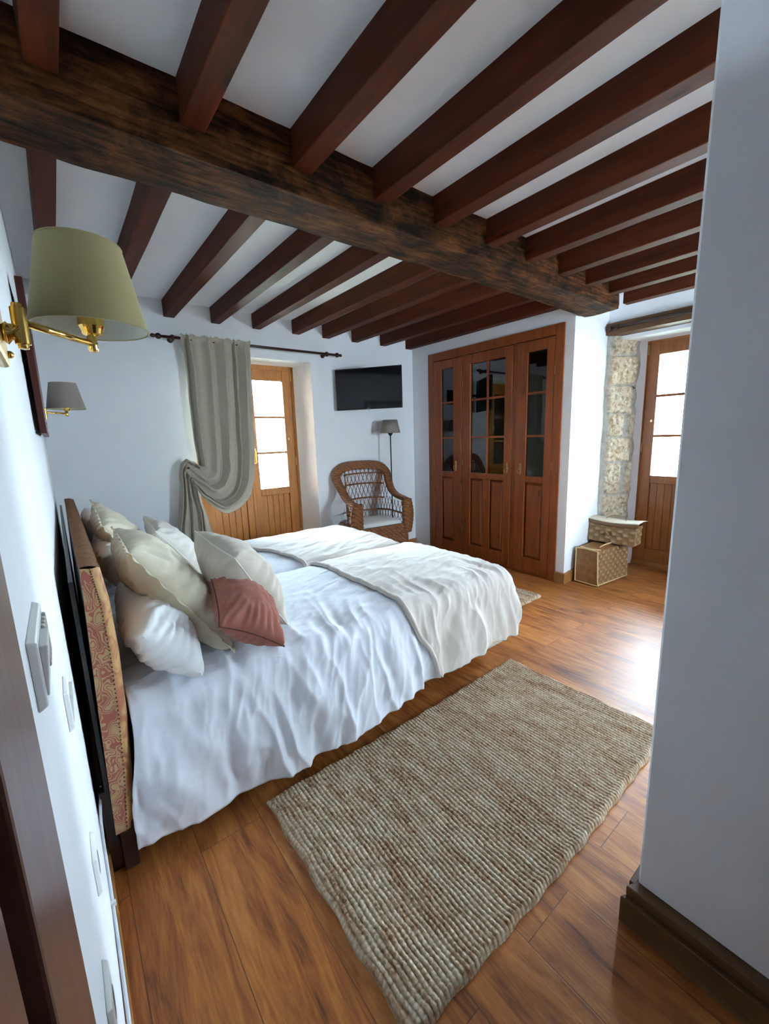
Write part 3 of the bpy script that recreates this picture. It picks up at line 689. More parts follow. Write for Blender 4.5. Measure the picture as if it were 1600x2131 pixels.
# ---------------------------------------------------------------- wicker armchair
def wicker_chair():
    cx, cy = 2.585, 3.335; W = 0.300; rot = math.radians(-7)
    ca, sa = math.cos(rot), math.sin(rot)
    T = lambda x, y, z: (cx+x*ca-y*sa, cy+x*sa+y*ca, z)      # local: x right, y back
    r = thing('wicker_armchair', (cx, cy+0.2, 0), 'brown wicker armchair with lattice back and white seat pad in the far corner', 'armchair')
    zs = 0.46
    # thick woven rim: up left arm front, over back, down right arm front
    half = [(-W, 0.00, 0.70), (-W-0.01, 0.10, 0.715), (-W, 0.22, 0.74), (-W+0.005, 0.32, 0.80), (-W-0.01, 0.40, 0.90), (-W-0.015, 0.445, 0.98), (-W+0.05, 0.46, 1.045), (-0.15, 0.47, 1.07), (0, 0.475, 1.075)]
    path = half + [(-x, y, z) for x, y, z in half[-2::-1]]
    cp = crom(path, 8)
    rad = [0.042+0.006*math.sin(PI*i/(len(cp)-1)) for i in range(len(cp))]
    b = B(T)
    # woven spiral on the rim
    m = len(cp); n = 16; vs = []; up = None
    for i in range(m):
        t = (cp[min(i+1, m-1)]-cp[max(i-1, 0)]).normalized()
        if up is None: up = Vector((0, 0, 1))
        a = t.cross(up).normalized(); u2 = a.cross(t).normalized(); up = u2
        for k in range(n):
            an = 2*PI*k/n; rr_ = rad[i]*(1+0.05*math.sin(i*2.2+k*2.0))
            vs.append(cp[i]+a*math.cos(an)*rr_*1.05+u2*math.sin(an)*rr_*0.62)
    fs = [(i*n+k, i*n+(k+1) % n, (i+1)*n+(k+1) % n, (i+1)*n+k) for i in range(m-1) for k in range(n)]+[tuple(range(n))[::-1], tuple(range((m-1)*n, m*n))]
    b.add(vs, fs).build('rolled_rim', M_wicker, r, smooth=True)
    for sx in (-1, 1):
        # front arm scroll panel
        def pan(u, v, sx=sx):
            z = 0.36+v*0.36; wx = 0.050+0.020*math.sin(v*PI*0.9)
            an = u*PI*2
            x = sx*(W-0.005)+sx*0.012*math.sin(v*PI) + wx*math.cos(an); y = 0.01+0.035*math.sin(an)
            return (x+0.003*math.sin(v*60), y, z)
        B(T).grid(pan, 20, 50).build('arm_front', M_wicker, r, smooth=True)
    # back and side lattice surface: U shape from arm front round the back
    def U(t, z):   # t in [-1,1]
        k = (z-zs)/(1.05-zs)
        w_ = W-0.035+0.02*k
        a = [(-w_, 0.04), (-w_, 0.32), (-w_+0.08, 0.42+0.04*k), (0, 0.445+0.045*k), (w_-0.08, 0.42+0.04*k), (w_, 0.32), (w_, 0.04)]
        q = (t+1)/2*6; i = min(int(q), 5); f_ = q-i
        return (a[i][0]*(1-f_)+a[i+1][0]*f_, a[i][1]*(1-f_)+a[i+1][1]*f_, z)
    def ztop(t):
        at_ = abs(t)
        return 0.70 if at_ > 0.72 else (0.70+0.34*sstep(0.72, 0.42, at_) if False else 0.70+0.34*(1-sstep(0.42, 0.72, at_)))
    lat = B(T); NL = 24
    for sgn in (1, -1):
        for i in range(-14, NL+14):
            pts = []
            for j in range(24):
                z = zs+0.58*j/23; t = -1+2*i/NL+sgn*(z-zs)*0.62/ (1.0)
                if -1 <= t <= 1 and z <= ztop(t): pts.append(U(t, z))
                else:
                    if len(pts) > 1: lat.tube(pts, 0.0032, 5)
                    pts = []
            if len(pts) > 1: lat.tube(pts, 0.0032, 5)
    lat.build('lattice', M_wicker, r)
    bands = B(T)
    for z in (0.56, 0.70, 0.86, 0.975):
        tm = 0.98 if z < 0.69 else 0.50
        bands.tube([U(-tm+2*tm*i/40, z+0.01*math.cos(PI*(i/40-.5))) for i in range(41)], 0.009, 7)
    bands.build('woven_bands', M_wicker, r, smooth=True)
    # curl ornament
    cu = [(0.16+0.022*(1-k/26)*math.cos(k*0.5), 0.42, 0.79+0.03*(1-k/26)*math.sin(k*0.5)) for k in range(24)]
    B(T).tube(cu, 0.003, 5).build('scroll_curl', M_wicker, r)
    # body below the seat, woven rows
    def body(u, v):
        z = 0.18+v*(zs-0.18); an = u*4
        pts = [(-W, 0), (W, 0), (W-0.03, 0.43), (-W+0.03, 0.43), (-W, 0)]
        i = min(int(an), 3); f_ = an-i
        x = pts[i][0]*(1-f_)+pts[i+1][0]*f_; y = pts[i][1]*(1-f_)+pts[i+1][1]*f_
        dd = 0.005*math.sin(v*PI*22)*(1 if int(u*90) % 2 else -1)
        return (x*(1+dd*1.2), y-(dd if i == 0 else 0), z)
    B(T).grid(body, 180, 60).build('woven_skirt', M_wicker, r, smooth=True)
    B(T).box(-W+0.01, W-0.01, 0.01, 0.43, zs-0.03, zs-0.005).build('seat', M_wicker, r)
    for sx in (-1, 1):
        for y in (0.02, 0.41):
            B(T).tube([(sx*(W-0.02), y, 0), (sx*(W-0.02), y, 0.30)], 0.022, 12).build('leg', M_wicker, r, smooth=True)
    fn = B(T)
    for i in range(9):
        x0 = W-0.04-0.30*i/8
        fn.tube([(W-0.05-0.03*i, 0.02, 0.18), (W-0.03, 0.02, 0.04+0.012*i)], 0.004, 5)
        fn.tube([(-W+0.05+0.03*i, 0.02, 0.18), (-W+0.03, 0.02, 0.04+0.012*i)], 0.004, 5)
    fn.build('corner_fans', M_wicker, r)
    def cush(u, v):
        x = (u*2-1); y = (v*2-1)
        e_ = (1-abs(x)**6)**0.4*(1-abs(y)**6)**0.4 if abs(x) < 1 and abs(y) < 1 else 0
        return (x*(W-0.055), 0.22+y*0.20, zs+0.005+0.045*e_)
    cb2 = B(T).grid(cush, 30, 24); cb2.grid(lambda u, v: (lambda p: (p[0], p[1], zs-0.002))(cush(u, v)), 30, 24)
    cb2.build('seat_pad', M_cush, r, smooth=True)
    return r
wicker_chair()

# ---------------------------------------------------------------- bed bases, duvets, throws
def soft_box(x0, x1, y0, y1, z0, z1, r=0.05, nx=40, ny=24, seed=0, sag=0.006):
    b = B()
    cx, cy, cz = (x0+x1)/2, (y0+y1)/2, (z0+z1)/2; hx, hy, hz = (x1-x0)/2, (y1-y0)/2, (z1-z0)/2
    def rnd(p):
        q = Vector((max(-hx+r, min(hx-r, p[0])), max(-hy+r, min(hy-r, p[1])), max(-hz+r, min(hz-r, p[2]))))
        d_ = Vector(p)-q
        if d_.length > 1e-9: d_ = d_.normalized()*r
        s_ = 1+sag*8*fbm(p[0]*3+seed, p[1]*3, p[2]*3, 2)*0.2
        return (cx+(q.x+d_.x), cy+(q.y+d_.y)*s_, cz+(q.z+d_.z))
    for s_ in (-1, 1):
        b.grid(lambda u, v: rnd(((u*2-1)*hx, (v*2-1)*hy, s_*hz)), nx, ny)
        b.grid(lambda u, v: rnd(((u*2-1)*hx, s_*hy, (v*2-1)*hz)), nx, 10)
        b.grid(lambda u, v: rnd((s_*hx, (u*2-1)*hy, (v*2-1)*hz)), ny, 10)
    return b
def crease(x, y, z=0):
    n1 = 1-abs(fbm(x, y, z, 2))*2.2
    return n1
class Drape:
    def __init__(s, x0, xf, yn, yf, zt, Ln, Lfar, Lf, seed, off=0.0, crown=0.035, flare=0.05):
        s.__dict__.update(locals())
    def pos(s, a, b, off=None):
        """a: sheet coordinate along x, b: across y"""
        off = s.off if off is None else off
        Ln, Lf, Lfar = s.Ln, s.Lf, s.Lfar
        dx = max(0, a-s.xf); dn = max(0, s.yn-b)*(1.07-0.20*sstep(0.5, 1.9, a)); df = max(0, b-s.yf)
        dy = max(dn, df); Ly = Ln if dn > 0 else Lfar; sy = -1 if dn > 0 else 1
        px = min(a, s.xf); py = min(max(b, s.yn), s.yf)
        if dx > 0 and dy > 0:
            p_, q_ = dx/Lf, dy/Ly; m = max(p_, q_); ph = math.atan2(q_, p_)/(PI/2)
            d = m*(Lf*(1-ph)+Ly*ph)*(1+0.10*math.sin(ph*PI)); an = ph*PI/2
            dirx, diry = math.cos(an), math.sin(an)*sy; per = s.xf + (1-ph)*0.25
        elif dx > 0: d = dx; dirx, diry = 1, 0; per = s.xf+0.25+(b-s.yn)
        elif dy > 0: d = dy; dirx, diry = 0, sy; per = a
        else: d = 0; dirx = diry = 0; per = a
        r = 0.075+off; arc = r*PI/2
        if d < arc: th = d/r; out = r*math.sin(th); drop = r*(1-math.cos(th)); nz = math.cos(th)
        else: out = r+(d-arc)*s.flare; drop = r+(d-arc); nz = 0
        # crown
        cyn = (py-s.yn)/(s.yf-s.yn); cr = s.crown*(1-(2*cyn-1)**2)*0.8 + 0.2*s.crown
        cr *= 1-0.5*sstep(s.xf-0.45, s.xf+0.05, px)
        z = s.zt+cr+off-drop
        sd = s.seed
        if d > 0:
            g = sstep(0.0, 0.30, d)
            fo = 0.052*g*crease(per*2.9+0.8*fbm(per*2, d*2, sd)+0.5*d, d*0.9+sd, sd) - 0.026*g
            fo += 0.034*g*crease(per*6.5-1.3*d+0.5*fbm(per*4, d*3, sd+1), d*1.2, sd+20) - 0.018*g
            fo += 0.012*g*fbm(per*9+sd, d*2.2+per*1.5, 3, 2) + 0.010*sstep(0, .1, d)*crease(per*13+d*4, d*4-per*2, sd+5)
            fo += 0.007*sstep(0, .05, d)*(1-sstep(.2, .45, d))*(crease(per*19+2*d+noise.noise((per*3, d*4, sd)), d*3, sd+31)-0.5)
            fo += 0.045*sstep(0.15, 0.5, d)*noise.noise((per*1.6+sd*1.3, 0.2, sd))
            out += fo*(1-nz*0.7)
            z += 0.012*sstep(0.3, .5, d)*noise.noise((per*3, 7.7, sd))
            if s.Ln > .2 and dn > 0: out += 0.020*sstep(0.15, 0.4, d)
            if s.Ln > .2 and dn > 0: out += 0.022*(1-sstep(0.05, 0.35, a))*sstep(0.1, 0.3, d)
        else: fo = 0
        near = math.exp(-max(0, (py-s.yn))/0.20)*(1 if s.Ln > 0.2 else 0)
        tw = 0.008*(crease(a*2.0+b*1.1+sd, b*3.0-a*1.2, sd)-0.6) + 0.008*(crease(a*3+b*1.5, b*11-a*4, sd+2)-0.6) + 0.004*(crease(a*7+b*3, b*24-a*8, sd+6)-0.6)
        tw += near*0.018*(crease(a*8+0.6*noise.noise((a*3, b*3, 1)), b*1.5, sd+9)-0.5)
        z += tw*max(nz, 0 if d > 0 else 1)
        return Vector((px+dirx*out, py+diry*out, z))
    def build(s, name, m, a0, a1, na, nb, parent=None, b0=None, b1=None):
        bb0 = s.yn-s.Ln if b0 is None else b0; bb1 = s.yf+s.Lfar if b1 is None else b1
        def fn(u, v):
            bb = bb0+(bb1-bb0)*v
            lo = a0(bb) if callable(a0) else a0; hi = a1(bb) if callable(a1) else a1
            return s.pos(lo+(hi-lo)*u, bb)
        return B().grid(fn, na, nb)
def bed(y0, y1, seed, near):
    lab = 'nearer' if near else 'farther'
    bs = thing('bed', (1.05, (y0+y1)/2, 0), '%s of the two beds, cream skirted base and mattress under the duvet' % lab, 'bed')
    soft_box(0.09, 2.08, y0+0.004, y1-0.01, 0.085, 0.34, 0.03, seed=seed).build('box_base', M_skirt, bs, smooth=True, merge=True)
    soft_box(0.09, 2.08, y0+0.03, y1-0.01, 0.34, 0.545, 0.055, seed=seed+1).build('mattress', M_pilW, bs, smooth=True, merge=True)
    for x in (0.15, 1.98):
        for y in (y0+0.16, y1-0.12): B().lathe([(0.02, 0), (0.026, 0.12)], (x, y, 0), n=14).build('leg', M_dkwood, bs, smooth=True)
    return bs
bed(1.455, 2.42, 1.0, True); bed(2.435, 3.40, 4.0, False)
Ln = 0.50
D1 = Drape(0.075, 2.03, 1.525, 2.345, 0.555, Ln, 0.10, 0.34, 3.1)
g = D1.build('duvet', M_linenW, lambda b: 0.078-0.055*sstep(1.42, 1.15, b) if False else 0.078-0.036*(1-sstep(1.12, 1.42, b)), lambda b: 1.50, 250, 180)
o = g.build('duvet', M_linenW, smooth=True, solid=0.006, soloff=-1)
tag(o, 'white creased duvet on the nearer bed hanging to the floor side', 'duvet')
T1 = Drape(0.075, 2.03, 1.525, 2.345, 0.555, Ln+0.014, 0.10, 0.345, 3.1, off=0.016)
def t1a(b): return 1.215+0.17*sstep(1.50, 1.05, b) + 0.03*(b-1.9) + 0.012*math.sin(b*9) if False else 1.215+0.17*(1-sstep(1.05, 1.50, b))+0.012*math.sin(b*9)
g = T1.build('throw', M_throw, t1a, 2.03+0.345, 190, 170)
o = g.build('bed_throw', M_throw, smooth=True, solid=0.008, soloff=-1)
tag(o, 'cream bedspread folded over the foot of the nearer bed', 'bedspread')
# rolled front edge of the throw
def rolledge(D, af, b0, b1, name, m, parent, off=0.018, r=0.012):
    pts = [D.pos(af(b0+(b1-b0)*i/80)+0.012, b0+(b1-b0)*i/80, off) for i in range(81)]
    B().tube(pts, r, 10, flat=0.8).build(name, m, parent, smooth=True)
rolledge(T1, t1a, T1.yn-T1.Ln+0.01, T1.yf+0.05, 'folded_edge', M_throw, o)
D2 = Drape(0.075, 2.00, 2.50, 3.33, 0.545, 0.10, 0.42, 0.34, 9.1)
g = D2.build('duvet', M_linenW, 0.075, 1.45, 170, 120)
o = g.build('duvet', M_linenW, smooth=True, solid=0.006, soloff=-1)
tag(o, 'white duvet on the farther bed by the glazed door', 'duvet')
T2 = Drape(0.075, 2.00, 2.50, 3.33, 0.545, 0.10, 0.42, 0.345, 9.1, off=0.016)
def t2a(b): return 1.21-0.30*sstep(2.45, 3.40, b)
g = T2.build('throw', M_throw, t2a, 2.00+0.345, 150, 120)
o = g.build('bed_throw', M_throw, smooth=True, solid=0.008, soloff=-1)
tag(o, 'cream bedspread folded over the foot of the farther bed', 'bedspread')
rolledge(T2, t2a, T2.yn-0.08, T2.yf+0.3, 'folded_edge', M_throw, o)

# ---------------------------------------------------------------- headboard
hbx = thing('headboard', (0.02, 2.47, 0), 'long upholstered headboard in red and gold damask with brass nails behind both beds', 'headboard')
y0, y1 = 1.44, 3.47
prof = [(0.045, 0.15), (0.062, 0.35), (0.072, 0.55), (0.076, 0.75), (0.072, 0.92), (0.060, 1.030)]
back = [(-0.010, 0.15), (-0.006, 0.35), (-0.002, 0.55), (0.004, 0.75), (0.009, 0.92), (0.012, 1.035)]
# side cheeks (near and far) of damask
b = B()
for yy in (y0, y1):
    n = len(prof)
    vs = [(x-0.024, yy, z) for x, z in prof] + [(x, yy, z) for x, z in back]
    b.add(vs, [(i, i+1, n+i+1, n+i) for i in range(n-1)])
vsb = [(x, yy, z) for yy in (y0, y1) for x, z in back]; n = len(back)
b.add(vsb, [(i, i+1, n+i+1, n+i) for i in range(n-1)])
b.build('side_cover', M_damask, hbx)
def front(u, v):
    q = v*(len(prof)-1); i = min(int(q), len(prof)-2); f_ = q-i
    x = prof[i][0]*(1-f_)+prof[i+1][0]*f_; z = prof[i][1]*(1-f_)+prof[i+1][1]*f_
    e_ = min(u, 1-u)*(y1-y0); q_ = min(1, e_/0.035); xin = 0.024*(1-math.sqrt(max(0, 1-(1-q_)**2)))
    return (x-xin, y0+(y1-y0)*u, z)
B().grid(lambda u, v: front(0.5-0.5*math.cos(u*PI) if False else (u**2*2 if u < .5 else 1-2*(1-u)**2), v), 90, 20).build('front_cover', M_golddam, hbx, smooth=True)
def topf(u, v):
    return (0.010+0.050*u, y0-0.001+(y1-y0+0.002)*v, 1.037+0.006*math.sin(u*PI)-0.008*u)
B().grid(topf, 6, 40).build('top_cover', M_velvet, hbx, smooth=False)
nb = B()
for k in range(70):
    q = k/69*(len(prof)-1); i = min(int(q), len(prof)-2); f_ = q-i
    x = prof[i][0]*(1-f_)+prof[i+1][0]*f_-0.025; z = prof[i][1]*(1-f_)+prof[i+1][1]*f_
    nb.ball((x, y0-0.001, z), 0.0026, 5)
nb.build('nail_trim', plain('dark_nails', (0.12, 0.07, 0.04), 0.35, 0.8), hbx, smooth=True)
B().box(-0.019, -0.008, y0+0.004, y1-0.004, 0.12, 1.00).build('back_board', M_black, hbx)
for yy in (y0+0.004, y1-0.05):
    B().prism([(0.0, yy), (0.042, yy), (0.042, yy+0.045), (0.0, yy+0.045)], 0.0, 0.17).box(-0.034, 0.0, yy+0.02, yy+0.06, 0.0, 0.30).build('leg', M_dkwood, hbx, bevel=0.003)

# ---------------------------------------------------------------- pillows
def pillow(name, NB, NT, FT, T, m, label, cat='pillow', seed=0, pipe=None, pinch=0.10, wr=1.0, frill=0.0, group=None, sag=0.0, facing=1):
    NB, NT, FT = Vector(NB), Vector(NT), Vector(FT)
    u_ = (NT-NB)/2; v_ = (FT-NT)/2; c = NB+u_+v_
    nrm_ = u_.cross(v_).normalized()
    n = 46; b = B(); top = []; bot = []
    LU, LV = u_.length, v_.length
    def P(i, j, sgn):
        a = -1+2*i/n; q = -1+2*j/n
        a2 = math.sin(a*PI/2)*0.35+a*0.65; q2 = math.sin(q*PI/2)*0.35+q*0.65
        base = max(0, (1-a2*a2))*max(0, (1-q2*q2))
        th = T/2*base**0.42*(1-0.15*abs(a2*q2))
        # edges bow inwards between the corners
        A_ = a2*(1-pinch*(1-q2*q2)); Q_ = q2*(1-pinch*(1-a2*a2))
        A_ *= 1+0.015*noise.noise((q2*2+seed, a2, 3))
        rim = max(abs(a2), abs(q2))
        wv = wr*(0.012*fbm(a2*2+seed, q2*2, sgn, 2) + 0.013*(crease(a2*1.8+seed, q2*2.2, sgn*2+seed)-0.6)*base**0.3 + 0.006*(crease(a2*4+seed+q2, q2*4, sgn*2+seed)-0.6)*base**0.3)
        ang = (math.atan2(q2, a2)); wv += wr*0.014*rim**2.5*math.sin(ang*22+seed*3+3*noise.noise((a2*2, q2*2, seed)))*(base**0.25)
        pp = c+u_*A_+v_*Q_+nrm_*sgn*(th+wv*(base > 0.0005)+0.001)
        pp.z -= sag*(1-a2)*0
        return pp
    vs = []
    for sgn in (1, -1):
        for i in range(n+1):
            for j in range(n+1): vs.append(P(i, j, sgn))
    fs = []; o_ = (n+1)*(n+1)
    for i in range(n):
        for j in range(n):
            fs.append((i*(n+1)+j, (i+1)*(n+1)+j, (i+1)*(n+1)+j+1, i*(n+1)+j+1))
            fs.append((o_+i*(n+1)+j, o_+i*(n+1)+j+1, o_+(i+1)*(n+1)+j+1, o_+(i+1)*(n+1)+j))
    b.add(vs, fs)
    # weld the rim
    o = b.build(name, m, smooth=True, merge=False)
    bm = bmesh.new(); bm.from_mesh(o.data)
    bmesh.ops.remove_doubles(bm, verts=bm.verts, dist=0.0045); bmesh.ops.recalc_face_normals(bm, faces=bm.faces)
    bm.to_mesh(o.data); bm.free(); o.data.polygons.foreach_set('use_smooth', [True]*len(o.data.polygons))
    tag(o, label, cat, group)
    rimp = []
    for i in range(n): rimp.append((P(i, 0, 1)+P(i, 0, -1))/2)
    for j in range(n): rimp.append((P(n, j, 1)+P(n, j, -1))/2)
    for i in range(n): rimp.append((P(n-i, n, 1)+P(n-i, n, -1))/2)
    for j in range(n+1): rimp.append((P(0, n-j, 1)+P(0, n-j, -1))/2)
    if pipe: B().tube(rimp, 0.0026, 6).build('piping', pipe, o, smooth=True)
    if frill:
        # flat flange with a fluted edge
        vs = []; K = len(rimp)
        for k, p in enumerate(rimp):
            d_ = (p-c); d_ -= nrm_*d_.dot(nrm_); d_.normalize()
            vs.append(p-d_*0.004); vs.append(p+d_*frill*0.5+nrm_*0.002*math.sin(k*1.1)); vs.append(p+d_*frill*(1+0.12*math.sin(k*1.7))+nrm_*0.005*math.sin(k*1.1+.4))
        fs = [(k*3+q, ((k+1) % K)*3+q, ((k+1) % K)*3+q+1, k*3+q+1) for k in range(K) for q in range(2)]
        B().add(vs, fs).build('flange', m, o, smooth=True, solid=0.003)
    return o
pillow('pillow', (.30, 1.44, .585), (.135, 1.45, .785), (.14, 2.05, .80), .21, M_pilW, 'plump white bed pillow at the near front, leaning on the headboard', seed=1, pinch=.05, wr=1.2)
pillow('pillow', (.30, 2.22, .60), (.115, 2.16, .90), (.115, 2.8, .90), .17, M_pilW, 'white bed pillow half hidden between the headboard and the cream shams', seed=2, pinch=.05)
pillow('pillow', (.26, 2.85, .62), (.105, 2.80, .98), (.105, 3.35, .98), .15, M_pilW, 'white pillow beside the curtain wall, only its corner showing behind the headboard end', seed=12, pinch=.05)
pillow('pillow_sham', (.445, 1.57, .58), (.160, 1.68, 1.00), (.170, 2.26, 1.00), .22, M_pilCream, 'large cream sateen sham with fluted edge behind the terracotta cushion', seed=3, pinch=.05, wr=1.5, frill=.022)
pillow('pillow_sham', (.36, 2.42, .62), (.135, 2.40, .995), (.135, 2.98, 1.06), .17, M_pilCream, 'cream sateen sham on the farther bed, its peak the highest of all', seed=4, pinch=.06, wr=1.5, frill=.018)
pillow('cushion', (.60, 2.36, .60), (.36, 2.42, .93), (.37, 2.86, .95), .17, M_pilLight, 'pale grey square cushion standing on the farther bed', 'cushion', seed=5, pipe=M_pipeW, wr=.8)
pillow('cushion', (.69, 1.585, .595), (.505, 1.63, .925), (.465, 2.03, .975), .25, M_pilTaupe, 'taupe cushion with white piping, frontmost on top of the pillows', 'cushion', seed=6, pipe=M_pipeW, wr=.9)
pillow('cushion', (.600, 1.43, .590), (.375, 1.455, .735), (.45, 1.83, .840), .20, M_terra, 'terracotta linen cushion between the cream sham and the taupe cushion', 'cushion', seed=7.5, pipe=M_pipeD, wr=.8)

# ---------------------------------------------------------------- rugs
def rug(name, x0, x1, y0, y1, label, th=0.014, cell=0.0155, ends=True):
    nx = int((x1-x0)/cell*6); ny = int((y1-y0)/cell*5)
    X = np.linspace(x0, x1, nx+1); Y = np.linspace(y0, y1, ny+1)
    GX, GY = np.meshgrid(X, Y, indexing='ij')
    rng = np.random.RandomState(3)
    # rows run along y; slight waviness
    wob = 0.003*np.sin(GY*9+GX*2)+0.0012*np.sin(GY*61+GX*40)+0.003*np.sin(GX*13-GY*4)
    rx = (GX+wob)/cell; row = np.floor(rx); fx = rx-row
    ry = GY/cell*1.05+(row*0.37)+0.12*np.sin(GX*300); fy = ry-np.floor(ry)
    bead = np.sqrt(np.clip(np.sin(np.pi*fx), 0, 1))*(0.45+0.55*np.sqrt(np.clip(np.sin(np.pi*fy), 0, 1)))
    ed = np.minimum(np.minimum(GX-x0, x1-GX), np.minimum(GY-y0, y1-GY))
    edge = np.clip(ed/0.012, 0, 1)**0.5*(0.62+0.38*np.clip((GX-x0)/0.07, 0, 1))
    # border bands
    bd = np.minimum(GX-x0, x1-GX)
    band = 0.003*np.clip((0.10-bd)/0.01, 0, 1) + 0.003*np.clip((0.035-np.minimum(GY-y0, y1-GY))/0.01, 0, 1)
    und = 0.003*np.sin(GX*5+1)*np.sin(GY*7)
    Z = (th+band+und*0.5)*edge+0.0075*bead*edge
    EX = GX+0.004*np.sin(GY*30)*((GX < x0+.02) | (GX > x1-.02)); EY = GY+0.003*np.sin(GX*45)*((GY < y0+.02) | (GY > y1-.02))+0.006*np.sin(GX*4)
    vs = np.stack([EX, EY, Z+0.001], -1).reshape(-1, 3)
    i = np.arange(nx)[:, None]*(ny+1)+np.arange(ny)[None, :]
    fs = np.stack([i, i+(ny+1), i+(ny+2), i+1], -1).reshape(-1, 4)
    me = bpy.data.meshes.new(name); c = np.array([(x0+x1)/2, (y0+y1)/2, 0.0])
    me.from_pydata((vs-c).tolist(), [], fs.tolist()); me.materials.append(M_rug)
    me.polygons.foreach_set('use_smooth', [True]*len(me.polygons))
    at_ = me.attributes.new('strand', 'FLOAT', 'POINT'); at_.data.foreach_set('value', bead.reshape(-1))
    o = bpy.data.objects.new(name, me); sc.collection.objects.link(o); o.location = c
    return tag(o, label, 'rug')
rug('rug', 0.462, 2.02, 0.545, 1.385, 'large woven jute rug on the floor beside the nearer bed')
rug('rug', 2.35, 3.08, 1.83, 3.0, 'pale rug at the foot of the beds, only a corner showing', 0.012, 0.02)

# ---------------------------------------------------------------- baskets
def woven_box(cs, z0, z1, nu, nv, depth, faces, lean=(0, 0)):
    """cs: four plan corners; returns B and pad attribute"""
    b = B(); att = []
    for k in faces:
        p0, p1 = Vector(cs[k]), Vector(cs[(k+1) % 4]); t = (p1-p0); L = t.length; nn_ = Vector((t.y, -t.x)).normalized()
        nu_ = max(2, round(nu*L)); sub = 5
        U_, V_ = nu_*sub, nv*sub
        vs = []
        for i in range(U_+1):
            for j in range(V_+1):
                a_ = i/sub; c_ = j/sub; ci, cj = int(min(a_, nu_-1e-6)), int(min(c_, nv-1e-6))
                fa, fc = a_-ci, c_-cj
                up_ = ((ci+cj) % 2 == 0)
                h = math.sin(PI*min(1, fa))*math.sin(PI*min(1, fc)); h = (h**0.5 if up_ else -0.2*h)
                z = z0+(z1-z0)*j/V_; sh = (z-z0)/(z1-z0)
                p = p0+t*(i/U_)+nn_*(depth*h)
                vs.append((p.x+lean[0]*sh, p.y+lean[1]*sh, z)); att.append(max(0, h) if up_ else 0.25)
        b.add(vs, [(i*(V_+1)+j, (i+1)*(V_+1)+j, (i+1)*(V_+1)+j+1, i*(V_+1)+j+1) for i in range(U_) for j in range(V_)])
    return b, att
def padattr(o, att):
    a_ = o.data.attributes.new('pad', 'FLOAT', 'POINT'); a_.data.foreach_set('value', att)
# lower case: end panel faces -x, woven flank faces -y
bk = thing('wicker_suitcase', (3.89, 1.71, 0), 'brown woven palm suitcase lying on the floor under the smaller basket', 'basket')
cs = [(3.635, 1.83), (3.635, 1.615), (4.13, 1.58), (4.13, 1.83)]
cs = [(3.635, 1.83), (3.625, 1.625), (4.12, 1.575), (4.13, 1.83)]
b, att = woven_box(cs, 0.012, 0.315, 26, 9, 0.006, (1, 2), (0.02, 0.02))
o = b.build('woven_side', M_basket, bk, smooth=True, fix=False); padattr(o, att)
B().add([(3.635, 1.83, .01), (3.627, 1.628, .01), (3.647, 1.648, .315), (3.655, 1.84, .315), (3.70, 1.83, .01), (3.70, 1.63, .01), (3.70, 1.65, .315), (3.70, 1.84, .315)],
        [(0, 1, 2, 3), (0, 4, 5, 1), (3, 2, 6, 7), (1, 5, 6, 2), (0, 3, 7, 4), (4, 7, 6, 5)]).build('end_panel', M_basketdk, bk, bevel=0.01)
B().box(3.64, 4.13, 1.62, 1.83, 0.004, 0.02).build('bottom', M_basketdk, bk)
B().add([(3.655, 1.84, .318), (3.645, 1.645, .318), (4.14, 1.60, .318), (4.15, 1.85, .318), (3.655, 1.84, .30), (3.645, 1.645, .30), (4.14, 1.60, .30), (4.15, 1.85, .30)],
        [(0, 1, 2, 3), (4, 7, 6, 5), (0, 4, 5, 1), (1, 5, 6, 2), (2, 6, 7, 3), (3, 7, 4, 0)]).build('lid', M_basketdk, bk, bevel=0.004)
M_rim = plain('straw_binding', (0.60, 0.42, 0.20), 0.5, noise_amt=0.15, scale=80, bmp=0.3)
rm = B()
rm.tube(crom([(3.630, 1.825, .015), (3.622, 1.63, .012), (3.628, 1.625, .05), (3.642, 1.643, .28), (3.650, 1.66, .315), (3.652, 1.83, .318), (3.648, 1.838, .28), (3.632, 1.83, .04), (3.630, 1.825, .015)], 6), 0.006, 8)
rm.tube(crom([(3.70, 1.645, .322), (3.66, 1.70, .326), (3.655, 1.78, .33), (3.70, 1.83, .324)], 6), 0.006, 8)
rm.tube([(3.628, 1.625, .012), (4.12, 1.575, .012)], 0.006, 8)
rm.build('bound_edge', M_rim, bk, smooth=True)
B().tube(crom([(3.78, 1.69, .325), (3.80, 1.665, .345), (3.86, 1.655, .352), (3.93, 1.66, .345), (3.95, 1.69, .325)], 8), 0.006, 8).build('handle', M_rim, bk, smooth=True)
# upper basket: long woven side faces -x
b2 = thing('woven_basket', (4.04, 1.68, 0.335), 'woven palm basket with pale bowed lid standing on the brown suitcase', 'basket')
cs = [(3.95, 1.885), (3.955, 1.475), (4.125, 1.485), (4.12, 1.885)]
b, att = woven_box(cs, 0.335, 0.505, 19, 5, 0.008, (0, 1, 2), (0.02, 0))
o = b.build('woven_side', M_basket, b2, smooth=True, fix=False); padattr(o, att)
B().box(3.955, 4.12, 1.48, 1.88, 0.332, 0.345).build('bottom', M_basketdk, b2)
def lid(u, v):
    y = 1.90-0.45*u; sg = 0.012*math.sin(u*PI)
    return (3.962+0.20*v - sg*0.8*(1-v), y, 0.545-sg*1.2+0.010*math.sin(v*PI))
lb = B().grid(lid, 24, 8)
lb.build('lid', M_basketlid, b2, smooth=True, solid=0.006)
def lf_(u, v):
    y = 1.90-0.45*u; sg = 0.012*math.sin(u*PI)
    return (3.960-sg*0.8+0.004*(1-v), y, 0.542-sg*1.2-0.038*(1-v))
